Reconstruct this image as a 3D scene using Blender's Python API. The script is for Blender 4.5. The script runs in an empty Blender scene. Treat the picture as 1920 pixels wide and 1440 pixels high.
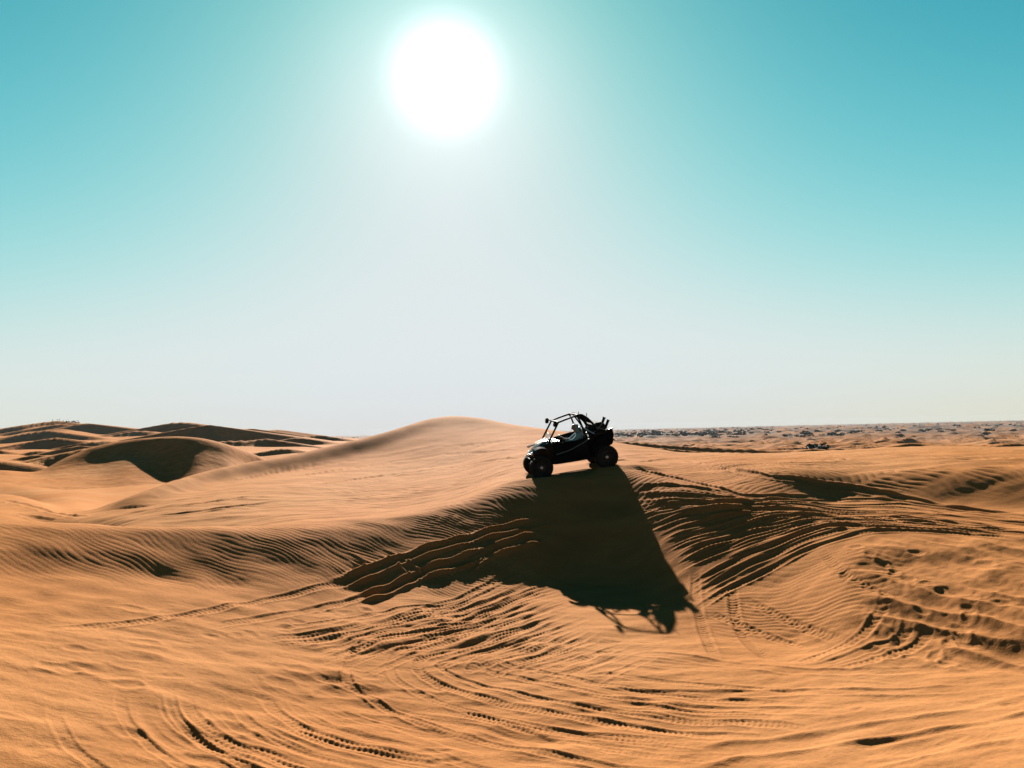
import bpy, bmesh, math, random
import numpy as np
from mathutils import Vector, Matrix

random.seed(7)
SC = bpy.context.scene
COL = SC.collection
R = math.radians

# ------------------------------------------------------------------ camera
FPX, W0, H0 = 1397.0, 1920.0, 1440.0          # focal length in pixels of a 1920x1440 frame
CZ = 4.2                                       # eye height above the basin floor
PITCH, ROLL = math.atan(87.5 / FPX), R(1.34)
_R0, _U0 = Vector((1, 0, 0)), Vector((0, -math.sin(PITCH), math.cos(PITCH)))
CF = Vector((0, math.cos(PITCH), math.sin(PITCH)))
CR = _R0 * math.cos(ROLL) - _U0 * math.sin(ROLL)
CU = _R0 * math.sin(ROLL) + _U0 * math.cos(ROLL)
cam = bpy.data.cameras.new('camera'); cam.sensor_width = 36.0; cam.lens = 36.0 * FPX / W0
cam.clip_start = 0.05; cam.clip_end = 30000
cam_ob = bpy.data.objects.new('camera', cam); COL.objects.link(cam_ob)
cam_ob.matrix_world = Matrix(((CR.x, CU.x, -CF.x, 0), (CR.y, CU.y, -CF.y, 0), (CR.z, CU.z, -CF.z, CZ), (0, 0, 0, 1)))
SC.camera = cam_ob

def pdir(px, py):
    v = CF * FPX + CR * (px - W0 / 2) - CU * (py - H0 / 2)
    return v.normalized()
def p_az(px, py):
    v = pdir(px, py); return math.atan2(v.x, v.y)
def p_tan(px, py):
    v = pdir(px, py); return v.z / math.hypot(v.x, v.y)
def tan_at(theta, py):                         # slope of the ray at height py in the vertical plane of azimuth theta
    px = W0 / 2 + math.tan(theta) * FPX
    for _ in range(8):
        px += (theta - p_az(px, py)) * FPX / math.cos(theta) ** 2
    return p_tan(px, py)

# ------------------------------------------------------------------ sky, sun, exposure
SUN = pdir(835, 140)
SUN_EL = math.asin(SUN.z); SUN_AZ = math.atan2(SUN.x, SUN.y)
world = bpy.data.worlds.new('World'); SC.world = world; world.use_nodes = True
nt = world.node_tree; nt.nodes.clear()
def N(t, **kw):
    n = nt.nodes.new(t)
    for k, v in kw.items(): setattr(n, k, v)
    return n
L = nt.links.new
sky = N('ShaderNodeTexSky', sky_type='NISHITA'); sky.sun_disc = False
sky.sun_elevation = SUN_EL; sky.sun_rotation = SUN_AZ
sky.altitude = 0; sky.air_density = 1.0; sky.dust_density = 0.35; sky.ozone_density = 1.0
def M(op, a, b=None, c=None, clamp=False):
    n = N('ShaderNodeMath', operation=op); n.use_clamp = clamp
    for i, v in enumerate((a, b, c)):
        if v is None: continue
        if isinstance(v, (int, float)): n.inputs[i].default_value = v
        else: L(v, n.inputs[i])
    return n.outputs[0]
# camera-like shoulder of each channel: (ceiling, knee, contrast, thinning with height, dust at the horizon)
SKY_TONE = ((2.22, 3.95, 1.8, 1.9, 0.0), (2.53, 3.4, 1.4, 0.7, 0.13), (2.60, 4.12, 1.25, 0.85, 0.09))   # for exposure 2.7
sep = N('ShaderNodeSeparateColor'); L(sky.outputs[0], sep.inputs[0])
comb = N('ShaderNodeCombineColor')
tc = N('ShaderNodeTexCoord')
dot = N('ShaderNodeVectorMath', operation='DOT_PRODUCT'); L(tc.outputs['Generated'], dot.inputs[0])
dot.inputs[1].default_value = SUN
ang = M('ARCCOSINE', M('MINIMUM', dot.outputs['Value'], 0.9999999))
# sun and its aureole: a saturated core and two wider skirts of forward-scattered light
core = M('MULTIPLY', M('POWER', 2.71828, M('MULTIPLY', M('POWER', M('DIVIDE', ang, R(3.6)), 3.5), -1.0)), 2.0)
mid = M('MULTIPLY', M('POWER', 2.71828, M('MULTIPLY', M('POWER', M('DIVIDE', ang, R(6.6)), 2.0), -1.0)), 0.75)
glow = M('ADD', core, mid)
wide = M('POWER', 2.71828, M('MULTIPLY', M('POWER', M('DIVIDE', ang, R(19.0)), 2.0), -1.0))
WIDE = (0.30, 0.03, 0.12)
sepd = N('ShaderNodeSeparateXYZ'); L(tc.outputs['Generated'], sepd.inputs[0])
elev = M('MAXIMUM', sepd.outputs[2], 0.0)
low = M('POWER', 2.71828, M('MULTIPLY', elev, -20.0))
for i, (A_, k_, a_, c_, h_) in enumerate(SKY_TONE):
    n_ = M('DIVIDE', M('MULTIPLY', M('MAXIMUM', sep.outputs[i], 0.0), M('POWER', 2.71828, M('MULTIPLY', elev, -c_))), k_)
    v_ = M('MULTIPLY', M('SUBTRACT', 1.0, M('POWER', 2.71828, M('MULTIPLY', M('POWER', n_, a_), -1.0))), A_)
    v_ = M('MULTIPLY', v_, M('SUBTRACT', 1.0, M('MULTIPLY', low, h_)))
    L(M('ADD', M('ADD', v_, M('MULTIPLY', wide, WIDE[i])), glow), comb.inputs[i])
bg = N('ShaderNodeBackground'); bg.inputs['Strength'].default_value = 0.05
L(comb.outputs[0], bg.inputs['Color'])
wo = N('ShaderNodeOutputWorld'); L(bg.outputs[0], wo.inputs['Surface'])

sun = bpy.data.lights.new('sun', 'SUN'); sun.energy = 5.0; sun.angle = R(0.55); sun.color = (1.0, 0.93, 0.84)
sun_ob = bpy.data.objects.new('sun', sun); COL.objects.link(sun_ob)
sun_ob.location = SUN * 50; sun_ob.rotation_euler = SUN.to_track_quat('Z', 'Y').to_euler()
vs = SC.view_settings
vs.view_transform = 'Standard'; vs.look = 'None'; vs.gamma = 1.0; vs.use_curve_mapping = False
vs.exposure = 2.7
SC.cycles.use_denoising = True
SC.cycles.max_bounces = 6; SC.cycles.diffuse_bounces = 1; SC.cycles.volume_bounces = 0

# ------------------------------------------------------------------ noise
_rng = np.random.default_rng(11)
_PERM = _rng.permutation(4096).astype(np.int64)
_GA = _rng.uniform(0, 2 * np.pi, 4096); _GX = np.cos(_GA); _GY = np.sin(_GA)
def perlin(x, y, seed=0):
    x = np.asarray(x, float); y = np.asarray(y, float)
    xi = np.floor(x).astype(np.int64); yi = np.floor(y).astype(np.int64)
    fx = x - xi; fy = y - yi
    u = fx * fx * fx * (fx * (fx * 6 - 15) + 10); v = fy * fy * fy * (fy * (fy * 6 - 15) + 10)
    def g(ix, iy, dx, dy):
        h = _PERM[(ix + _PERM[(iy + seed * 131) & 4095]) & 4095]
        return _GX[h] * dx + _GY[h] * dy
    a = g(xi, yi, fx, fy); b = g(xi + 1, yi, fx - 1, fy); c = g(xi, yi + 1, fx, fy - 1); d = g(xi + 1, yi + 1, fx - 1, fy - 1)
    return ((a + u * (b - a)) * (1 - v) + (c + u * (d - c)) * v) * 1.5
def fbm(x, y, seed=0, octv=3, gain=0.5):
    s = 0; a = 1.0
    for o in range(octv):
        s = s + a * perlin(x * 2 ** o, y * 2 ** o, seed + o); a *= gain
    return s
def sstep(a, b, x):
    t = np.clip((x - a) / (b - a), 0, 1); return t * t * (3 - 2 * t)
def pchip_slopes(x, y):                        # x, y: (K, n) arrays, slopes along axis 0
    h = np.diff(x, axis=0); dl = np.diff(y, axis=0) / h
    m = np.zeros_like(y)
    w1 = 2 * h[1:] + h[:-1]; w2 = h[1:] + 2 * h[:-1]
    with np.errstate(divide='ignore', invalid='ignore'):
        hm = (w1 + w2) / (w1 / dl[:-1] + w2 / dl[1:])
    m[1:-1] = np.where(dl[:-1] * dl[1:] > 0, hm, 0.0)
    m[0] = dl[0]; m[-1] = dl[-1]
    return m
def pchip1(xs, ys, xq):
    xs = np.array(xs, float)[:, None]; ys = np.array(ys, float)[:, None]
    m = pchip_slopes(xs, ys); xs = xs[:, 0]; ys = ys[:, 0]; m = m[:, 0]
    i = np.clip(np.searchsorted(xs, xq) - 1, 0, len(xs) - 2)
    h = xs[i + 1] - xs[i]; t = np.clip((xq - xs[i]) / h, 0, 1)
    return ((1 + 2 * t) * (1 - t) ** 2 * ys[i] + t * (1 - t) ** 2 * h * m[i]
            + t * t * (3 - 2 * t) * ys[i + 1] + t * t * (t - 1) * h * m[i + 1])
def column_surface(KD, KZ, rows):              # KD, KZ: (K, ncol); rows: (nr,) -> (nr, ncol)
    m = pchip_slopes(KD, KZ)
    out = np.zeros((len(rows), KD.shape[1]))
    d = rows[:, None]
    for k in range(KD.shape[0] - 1):
        h = KD[k + 1] - KD[k]
        t = (d - KD[k]) / h
        sel = (t >= 0) & (t <= 1) if k else (t <= 1)
        tt = np.clip(t, 0, 1)
        v = ((1 + 2 * tt) * (1 - tt) ** 2 * KZ[k] + tt * (1 - tt) ** 2 * h * m[k]
             + tt * tt * (3 - 2 * tt) * KZ[k + 1] + tt * tt * (tt - 1) * h * m[k + 1])
        out = np.where(sel, v, out)
    out = np.where(d > KD[-1], KZ[-1], out)
    return out

# ------------------------------------------------------------------ the relief of the dunes, heights relative to the eye
# every column: the basin floor, toe and face of the slip slope, crest, hollow behind it, second ridge.
# a pair (py, d) gives a height by the line of sight, ('z', z, d) gives it directly
Z = 'z'
NEAR = {
 -500: [(1440, 9.0), (1105, 14.8), (1065, 15.8), (1010, 17.2), (975, 18.6), (Z, -3.1, 25), (Z, -3.2, 33), (Z, -3.4, 42), (Z, -3.6, 55), (Z, -4.2, 66)],
 0:    [(1440, 9.0), (1110, 14.8), (1070, 15.88), (1015, 16.95), (978, 18.3), (Z, -3.1, 25), (966, 33), (945, 42), (926, 55), (Z, -4.5, 66)],
 130:  [(1440, 9.0), (1115, 14.7), (1078, 15.75), (1025, 16.75), (982, 18.0), (Z, -2.75, 22), (Z, -3.05, 26), (974, 29), (962, 36), (943, 50)],
 250:  [(1440, 9.0), (1118, 14.7), (1085, 15.68), (1035, 16.55), (988, 17.8), (Z, -2.75, 21.5), (975, 25.5), (955, 28.5), (930, 30.5), (Z, -4.3, 45)],
 400: [(1440, 9.0), (1122, 14.8), (1095, 15.62), (1040, 16.6), (990, 17.8), (Z, -2.6, 21.5), (940, 27), (905, 34), (880, 35.4), (Z, -4.4, 50)],
 560: [(1440, 9.0), (1138, 14.6), (1105, 15.4), (1060, 16.31), (985, 18.2), (978, 21.5), (900, 32), (880, 37.3), (850, 39.1), (Z, -4.4, 54)],
 700: [(1440, 9.0), (1150, 14.6), (1112, 15.72), (1050, 17.0), (972, 19.0), (965, 22), (890, 33), (845, 40.5), (816, 42.45), (Z, -4.2, 58)],
 850: [(1440, 9.0), (1160, 14.6), (1105, 16.08), (1015, 18.03), (945, 20.0), (935, 22.5), (880, 32), (800, 43.5), (779, 46.5), (Z, -4.0, 64)],
 985: [(1440, 9.0), (1160, 14.6), (1100, 16.58), (1000, 18.66), (895, 21.8), (885, 24), (850, 31), (815, 39), (799, 43), (Z, -4.2, 60)],
 1080: [(1440, 9.0), (1182, 14.1), (1104, 17.2), (960, 20.1), (888, 22.0), (878, 24), (848, 31), (825, 36), (812, 40), (Z, -4.6, 56)],
 1160: [(1440, 9.0), (1192, 13.9), (1106, 17.1), (960, 20.1), (880, 22.4), (868, 25), (852, 29), (838, 33), (829, 36), (Z, -5.0, 52)],
 1300: [(1440, 9.0), (1190, 14.0), (1112, 16.0), (985, 18.4), (920, 19.8), (895, 21.5), (870, 25), (858, 28.5), (849, 32.5), (Z, -5.0, 48)],
 1450: [(1440, 9.0), (1210, 13.6), (1122, 15.4), (1000, 17.75), (950, 18.8), (925, 20), (880, 21.85), (862, 25.5), (850, 31), (Z, -5.0, 47)],
 1600: [(1440, 9.0), (1235, 12.8), (1160, 13.9), (1010, 16.9), (975, 18.0), (942, 20.7), (885, 22.4), (864, 25.0), (843, 31), (Z, -5.0, 47)],
 1750: [(1440, 9.0), (1250, 12.5), (1160, 13.8), (1015, 16.6), (985, 17.6), (950, 20.3), (880, 22.25), (860, 25.0), (837, 31), (Z, -5.0, 47)],
 1920: [(1440, 9.0), (1265, 12.3), (1170, 13.5), (1030, 16.2), (1005, 17.0), (957, 20.1), (878, 22.2), (858, 25.0), (838, 31), (Z, -5.0, 47)],
 2400: [(1460, 9.0), (1285, 12.0), (1190, 13.2), (1045, 15.9), (1020, 16.7), (967, 19.9), (880, 22.0), (860, 25.0), (834, 31), (Z, -5.0, 47)],
}
# behind: the dunes on the left (up to 700 m) and the plain on the right
FAR = {
 -500: [(Z, -3.9, 78), (Z, -3.0, 88), (Z, -2.6, 96), (Z, -5.0, 125), (852, 170), (840, 300), (825, 520), (816, 680)],
 0:    [(908, 78), (892, 86), (882, 92), (Z, -5.0, 115), (864, 150), (850, 270), (832, 480), (816, 670)],
 66:   [(912, 76), (896, 84), (886, 91), (Z, -5.2, 118), (864, 150), (848, 280), (822, 500), (802, 660)],
 118:  [(918, 74), (884, 86), (860, 93), (Z, -5.2, 122), (858, 160), (844, 290), (820, 480), (797, 650)],
 182:  [(915, 75), (868, 87), (836, 92), (Z, -5.2, 125), (848, 170), (838, 300), (824, 460), (810, 640)],
 255:  [(910, 74), (852, 86.3), (823, 90), (Z, -5.2, 125), (846, 190), (834, 300), (822, 440), (813, 600)],
 321:  [(905, 75.8), (850, 82.4), (818, 86), (Z, -5.2, 125), (846, 190), (834, 300), (822, 420), (812, 520)],
 365:  [(895, 75.2), (850, 80.7), (820, 84), (Z, -5.4, 125), (846, 190), (834, 290), (823, 420), (814, 520)],
 419:  [(885, 77), (855, 81.1), (831, 84), (Z, -5.5, 120), (846, 180), (836, 280), (826, 400), (820, 500)],
 489:  [(Z, -4.4, 77), (Z, -3.4, 85.5), (857, 88), (Z, -5.6, 115), (848, 160), (838, 260), (828, 380), (822, 470)],
 560:  [(Z, -5.0, 75), (Z, -4.6, 83), (Z, -4.6, 90), (Z, -5.8, 115), (848, 150), (838, 250), (830, 350), (826, 430)],
 640:  [(Z, -5.5, 75), (Z, -5.5, 83), (Z, -5.6, 90), (Z, -6.2, 115), (Z, -7.0, 160), (835, 260), (826, 350), (823, 430)],
 800:  [(Z, -5.6, 75), (Z, -6.0, 83), (Z, -6.2, 90), (Z, -7.0, 115), (Z, -8.0, 160), (Z, -9, 260), (Z, -9, 350), (Z, -9, 430)],
 1100: [(Z, -5.7, 75), (Z, -6.0, 83), (Z, -6.4, 90), (Z, -7.4, 115), (Z, -8.5, 160), (Z, -10, 260), (Z, -11, 350), (Z, -11, 430)],
 2400: [(Z, -5.7, 75), (Z, -6.0, 83), (Z, -6.4, 90), (Z, -7.4, 115), (Z, -8.5, 160), (Z, -10, 260), (Z, -11, 350), (Z, -11, 430)],
}
def knot_table(tab, th_q, K):
    xs = sorted(tab); ths = [p_az(x, 900) for x in xs]
    D_ = np.zeros((K, len(xs))); Z_ = np.zeros((K, len(xs)))
    for j, x in enumerate(xs):
        for k, kn in enumerate(tab[x]):
            if kn[0] == Z: D_[k, j] = kn[2]; Z_[k, j] = kn[1]
            else: D_[k, j] = kn[1]; Z_[k, j] = kn[1] * tan_at(ths[j], kn[0])
    tq = np.clip(th_q, ths[0], ths[-1])
    return (np.array([pchip1(ths, D_[k], tq) for k in range(K)]), np.array([pchip1(ths, Z_[k], tq) for k in range(K)]))

fan = np.radians(np.linspace(-36.2, 36.2, 920))
side = np.radians(np.concatenate([np.arange(36.7, 46, 0.5), np.arange(48, 180, 6.0)]))
TH = np.concatenate([-side[::-1], fan, side])
rows_a = np.concatenate([np.linspace(0.25, 6.6, 18), np.arange(6.9, 8.0, 0.05)])
rows_b = np.arange(8.0, 24.2, 0.0245)
g = [24.2]; st = 0.026
while g[-1] < 82: st *= 1.0195; g.append(g[-1] + st)
ROWS = np.concatenate([rows_a, rows_b, g[1:]])
NRW, NC = len(ROWS), len(TH)

def generic_blend(TH, KD, KZ, zs):
    w = sstep(R(46), R(80), np.abs(TH))        # behind the camera: plain rolling sand
    return KD * (1 - w) + KD[:, [NC // 2]] * w, KZ * (1 - w) + np.array(zs)[:, None] * w
KD, KZ = knot_table(NEAR, TH, 10)
KD, KZ = generic_blend(TH, KD, KZ, [-2.6, -2.8, -2.9, -2.7, -2.5, -2.8, -3.0, -2.8, -2.6, -3.6])
pre_d = np.array([0.0, 3.6, 6.8])[:, None] * np.ones(NC); w = sstep(R(46), R(80), np.abs(TH))
pre_z = np.array([-1.68, -2.75, -3.78])[:, None] * (1 - w) + np.array([-1.68, -1.9, -2.4])[:, None] * w
FKD, FKZ = knot_table(FAR, TH, 8)
KD = np.vstack([pre_d, KD, FKD[[0]], FKD[[0]] + 9.0])
KZ = np.vstack([pre_z, KZ, FKZ[[0]], FKZ[[0]] - 1.6])
BASE = column_surface(KD, KZ, ROWS)
def smooth2(a, ky, kx):                        # soften the joints between the knots
    for ax, k in ((0, ky), (1, kx)):
        if k < 1: continue
        c = np.cumsum(np.concatenate([np.repeat(np.take(a, [0], ax), k + 1, ax), a, np.repeat(np.take(a, [-1], ax), k, ax)], ax), ax)
        n = a.shape[ax]
        a = (np.take(c, range(2 * k + 1, 2 * k + 1 + n), ax) - np.take(c, range(0, n), ax)) / (2 * k + 1)
    return a
_n24 = int(np.searchsorted(ROWS, 24.0))
for _ in range(2): BASE = np.vstack([smooth2(BASE[:_n24 + 60], 7, 6)[:_n24], smooth2(BASE[_n24 - 10:], 1, 6)[10:]])
GX = ROWS[:, None] * np.sin(TH)[None, :]; GY = ROWS[:, None] * np.cos(TH)[None, :]

def sample_row(d): return BASE[int(np.searchsorted(ROWS, d))]
def sample(grid, theta, d):
    ci = np.interp(theta, TH, np.arange(NC)); ri = np.interp(d, ROWS, np.arange(NRW))
    c0 = int(min(ci, NC - 2)); r0 = int(min(ri, NRW - 2)); fc = ci - c0; fr = ri - r0
    return ((grid[r0, c0] * (1 - fc) + grid[r0, c0 + 1] * fc) * (1 - fr) + (grid[r0 + 1, c0] * (1 - fc) + grid[r0 + 1, c0 + 1] * fc) * fr)
def hit(px, py):                               # where the line of sight first meets the sand (x, y)
    th = p_az(px, py); tn = p_tan(px, py)
    c = int(round(np.interp(th, TH, np.arange(NC))))
    zc = BASE[:, c]; m = (zc > ROWS * tn) & (ROWS > 5.0)
    i = int(np.argmax(m)) if m.any() else NRW - 1
    d = ROWS[i]
    return (d * math.sin(th), d * math.cos(th))

# the stand of the buggy: the crest is pressed flat under it
YAW = R(7.5)
FWD0 = Vector((-math.cos(YAW), -math.sin(YAW), 0)); LEFT0 = Vector((math.sin(YAW), -math.cos(YAW), 0))
V_PITCH, V_ROLL = R(7.6), R(4.0)
_d = pdir(1079, 886); _t = 22.4 / math.hypot(_d.x, _d.y)
V_NEAR = Vector((_d.x, _d.y, _d.z)) * _t       # middle of the near wheels' foot line
V_ORG = V_NEAR - LEFT0 * 0.62 + Vector((0, 0, 0.62 * math.sin(V_ROLL)))
u = (GX - V_ORG.x) * FWD0.x + (GY - V_ORG.y) * FWD0.y
v = (GX - V_ORG.x) * LEFT0.x + (GY - V_ORG.y) * LEFT0.y
plane = V_ORG.z - u * math.tan(V_PITCH) - v * math.tan(V_ROLL)
wgt = (1 - sstep(1.25, 3.0, np.abs(u))) * (1 - sstep(0.76, np.where(v > 0, 1.35, 2.6), np.abs(v)))
BASE = BASE * (1 - wgt) + plane * wgt

# ------------------------------------------------------------------ fine relief: undulation, ripples, tracks, footprints
ZD = BASE.copy()
thg = np.broadcast_to(TH[None, :], ZD.shape); dg = np.broadcast_to(ROWS[:, None], ZD.shape)
nearw = 1 - sstep(30, 60, dg)
und = fbm(GX * 0.35, GY * 0.55, 3, 3) * 0.035 + fbm(GX * 1.1, GY * 2.1, 9, 2) * 0.012
offcar = 1 - wgt
ZD += und * offcar * nearw
# lumpy wind-blown mounds over the floor of the basin
floorw = (1 - sstep(13.2, 15.5, dg)) * sstep(3, 6, dg)
lump = perlin(GX * 0.9 + 7, GY * 1.9, 21); lump2 = perlin(GX * 1.9, GY * 4.2 + 3, 22)
ZD += floorw * (0.035 * np.maximum(lump, 0) ** 1.5 + 0.010 * lump2 + 0.0016 * perlin(GX * 13, GY * 24, 24) + 0.003 * perlin(GX * 5, GY * 12, 23))
# slumped sand on the right-hand slope
def pxw(px0, px1, py=1000):
    return p_az(px0, py), p_az(px1, py)
a0, a1 = pxw(1540, 1680)
slump = sstep(a0, a1, thg) * sstep(11.6, 13.2, dg) * (1 - sstep(16.2, 17.2, dg))
groove = 1 - 2 * np.abs(perlin(GX * 1.7 + 0.8 * GY, GY * 0.55 + 4, 31))
ZD += slump * (0.055 * groove + 0.03 * perlin(GX * 3.6 + GY, GY * 1.6, 32) + 0.006 * perlin(GX * 9, GY * 8, 33))
# gullies on the steep slip face left of the buggy
a0, a1 = p_az(520, 1050), p_az(960, 1050)
gul = sstep(a0, a0 + R(3), thg) * (1 - sstep(a1 - R(3), a1, thg)) * sstep(14.2, 14.9, dg) * (1 - sstep(15.8, 17.0, dg))
ZD += gul * 0.05 * np.minimum(perlin(GX * 2.1 + 0.4 * GY, GY * 0.35, 41), 0.15)
a0 = p_az(-60, 1050); a1 = p_az(420, 1050)
ZD += (1 - sstep(a1, a1 + R(4), thg)) * sstep(13, 14, dg) * (1 - sstep(15.5, 16.5, dg)) * 0.03 * perlin(GX * 2.2, GY * 0.8, 42)

# wind ripples
def ripple(lam, ang_deg, warp, wsc, seed, amp):
    a = np.radians(ang_deg)
    ph = (GX * np.cos(a) + GY * np.sin(a)) / lam + warp * fbm(GX * wsc, GY * wsc, seed, 2)
    s = np.sin(2 * np.pi * ph)
    return amp * (s + 0.25 * np.cos(4 * np.pi * ph))
def band(px0, px1, soft, d0, d1, dsoft):
    a0 = p_az(px0, 950); a1 = p_az(px1, 950); s = R(soft)
    return sstep(a0 - s, a0 + s, thg) * (1 - sstep(a1 - s, a1 + s, thg)) * sstep(d0 - dsoft, d0 + dsoft, dg) * (1 - sstep(d1 - dsoft, d1 + dsoft, dg))
patch = 0.45 + 0.55 * sstep(-0.35, 0.25, fbm(GX * 0.5, GY * 0.5, 55, 2))
mL = band(-900, 960, 2.0, 15.4, 19.3, 0.5) * offcar
ZD += mL * patch * ripple(0.125, 74, 1.6, 0.7, 51, 0.0034)
mC = band(800, 1010, 1.5, 16.6, 22.5, 0.7) * offcar
ZD += mC * patch * ripple(0.14, 58, 2.0, 0.7, 52, 0.0042)
mR = band(1330, 3000, 2.0, 21.4, 30.5, 1.0) * offcar
ZD += mR * patch * (ripple(0.21, 24, 1.6, 0.7, 53, 0.014))
mR2 = band(1180, 1480, 1.5, 19.5, 25, 0.8) * offcar
ZD += mR2 * patch * ripple(0.17, 120, 1.6, 0.6, 57, 0.006)
mS = band(1310, 1680, 1.2, 13.8, 16.4, 0.5)
ZD += mS * patch * ripple(0.14, 60, 1.5, 0.7, 54, 0.0045)
mB = band(620, 1060, 2.0, 24.5, 36, 2.0) * offcar
ZD += mB * patch * ripple(0.30, 64, 1.6, 0.4, 56, 0.010)
ZD += band(200, 700, 3, 21, 31, 2) * 0.014 * perlin(GX * 0.35 + 0.9 * GY, GY * 3.0 - GX * 0.9, 58)

# ---- wheel tracks, each a line of points in the picture carried onto the sand
def catmull(pts, step):
    P = [np.array(p, float) for p in pts]
    P = [2 * P[0] - P[1]] + P + [2 * P[-1] - P[-2]]
    out = []
    for i in range(1, len(P) - 2):
        n = max(2, int(np.linalg.norm(P[i + 1] - P[i]) / step))
        for k in range(n):
            t = k / n
            out.append(0.5 * ((2 * P[i]) + (-P[i - 1] + P[i + 1]) * t + (2 * P[i - 1] - 5 * P[i] + 4 * P[i + 1] - P[i + 2]) * t ** 2
                              + (-P[i - 1] + 3 * P[i] - 3 * P[i + 1] + P[i + 2]) * t ** 3))
    out.append(P[-2]); return np.array(out)
tr_rng = random.Random(5)
TRK = 0.5
def carve(world_pts, width=0.22, depth=0.035, berm=0.022, tread=0.0, period=0.1, fade=0.6, skew=0.0):
    global ZD
    depth *= TRK; berm *= TRK; tread *= TRK
    P = catmull(world_pts, 0.16)
    seg = np.linalg.norm(np.diff(P, axis=0), axis=1); S = np.concatenate([[0], np.cumsum(seg)])
    reach = width * 0.5 + 0.22
    tha = np.arctan2(P[:, 0], P[:, 1]); da = np.hypot(P[:, 0], P[:, 1])
    c_lo = max(0, np.searchsorted(TH, tha.min() - 0.06) - 1); c_hi = min(NC, np.searchsorted(TH, tha.max() + 0.06) + 1)
    r_lo = max(0, np.searchsorted(ROWS, da.min() - 0.6) - 1); r_hi = min(NRW, np.searchsorted(ROWS, da.max() + 0.6) + 1)
    if r_hi - r_lo < 3 or c_hi - c_lo < 3: return
    shp = (r_hi - r_lo, c_hi - c_lo)
    lat = np.full(shp, 9.0); arc = np.zeros(shp); best = np.full(shp, 9.0)
    for i in range(len(seg)):
        if seg[i] < 1e-6: continue
        A, B = P[i], P[i + 1]
        m = reach / max(min(da[i], da[i + 1]), 1) * 1.2
        c0 = max(c_lo, np.searchsorted(TH, min(tha[i], tha[i + 1]) - m) - 1); c1 = min(c_hi, np.searchsorted(TH, max(tha[i], tha[i + 1]) + m) + 1)
        r0 = max(r_lo, np.searchsorted(ROWS, min(da[i], da[i + 1]) - reach) - 1); r1 = min(r_hi, np.searchsorted(ROWS, max(da[i], da[i + 1]) + reach) + 1)
        if c1 <= c0 or r1 <= r0: continue
        X = GX[r0:r1, c0:c1] - A[0]; Y = GY[r0:r1, c0:c1] - A[1]
        ux, uy = (B - A) / seg[i]
        t = X * ux + Y * uy; tcl = np.clip(t, 0, seg[i])
        dist = np.hypot(X - ux * tcl, Y - uy * tcl)
        sg = np.sign(-X * uy + Y * ux)
        sl = (slice(r0 - r_lo, r1 - r_lo), slice(c0 - c_lo, c1 - c_lo))
        up = dist < best[sl]
        best[sl] = np.where(up, dist, best[sl]); lat[sl] = np.where(up, dist * sg, lat[sl]); arc[sl] = np.where(up, S[i] + tcl, arc[sl])
    a = width / 2
    al = np.abs(lat)
    wob = 1 + 0.2 * np.sin(arc * 2.3 + tr_rng.random() * 6) * np.sin(arc * 0.7 + tr_rng.random() * 6)
    rut = 1 - sstep(a * 0.72, a * 1.05, al)
    bm_ = np.exp(-((al - a * 1.25) / (a * 0.32)) ** 2)
    endw = sstep(0, fade, arc) * sstep(0, fade, S[-1] - arc)
    nz = 0.75 + 0.5 * np.sin(arc * 5.1 + 2 * lat / a) * np.sin(arc * 1.9)
    h = -depth * rut * wob + berm * bm_ * (1 + skew * np.sign(lat)) * nz
    if tread > 0:
        ch = np.sin(2 * np.pi * (arc + 0.45 * al) / period)
        on = (np.sin(arc * 0.9 + tr_rng.random() * 6) > -0.75)
        h += tread * rut * sstep(-0.2, 0.6, ch) * on
    h = np.where(al < reach, h * endw, 0)
    ZD[r_lo:r_hi, c_lo:c_hi] += h
def track(px_pts, **kw):
    carve([hit(*p) for p in px_pts], **kw)
def lerp_tracks(A, B, n, jit=3, **kw):
    A = catmull(A, 60); B = catmull(B, 60)
    m = min(len(A), len(B)); ia = np.linspace(0, len(A) - 1, 9).round().astype(int); ib = np.linspace(0, len(B) - 1, 9).round().astype(int)
    for k in range(1, n + 1):
        f = k / (n + 1) + tr_rng.uniform(-0.3, 0.3) / (n + 1)
        pts = A[ia] * (1 - f) + B[ib] * f
        j = tr_rng.uniform(-jit, jit); a_ = tr_rng.randint(0, 1); b_ = tr_rng.randint(8, 9)
        track([(p[0], p[1] + j + tr_rng.uniform(-1, 1)) for p in pts[a_:b_]], **{**kw, 'depth': kw.get('depth', .03) * tr_rng.uniform(.6, 1.2)})

T1 = [(0, 1188), (73, 1181), (182, 1173), (277, 1164), (365, 1151), (456, 1135), (547, 1115), (620, 1098), (719, 1064), (792, 1040), (865, 1018), (919, 1001), (985, 985), (1030, 972)]
T2 = [(346, 1182), (437, 1168), (547, 1150), (638, 1131), (704, 1117), (784, 1082), (846, 1062), (901, 1042), (981, 1015), (1030, 1000)]
T3 = [(463, 1201), (540, 1195), (609, 1186), (719, 1168), (810, 1139), (865, 1122), (930, 1090), (1010, 1040)]
T4 = [(500, 1211), (609, 1199), (700, 1182), (792, 1164), (865, 1157), (937, 1135), (1043, 1095)]
T5 = [(573, 1251), (664, 1219), (755, 1193), (846, 1179), (919, 1146), (1047, 1102)]
T7 = [(690, 1233), (810, 1215), (901, 1186), (992, 1157), (1058, 1138)]
T9 = [(850, 1248), (901, 1226), (974, 1200), (1069, 1160)]
T10 = [(901, 1264), (974, 1244), (1047, 1222), (1120, 1193)]
T11 = [(999, 1270), (1069, 1244), (1120, 1226), (1193, 1200)]
TR = dict(width=0.2, depth=0.03, berm=0.024, tread=0.014, period=0.09, fade=1.2)
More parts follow.
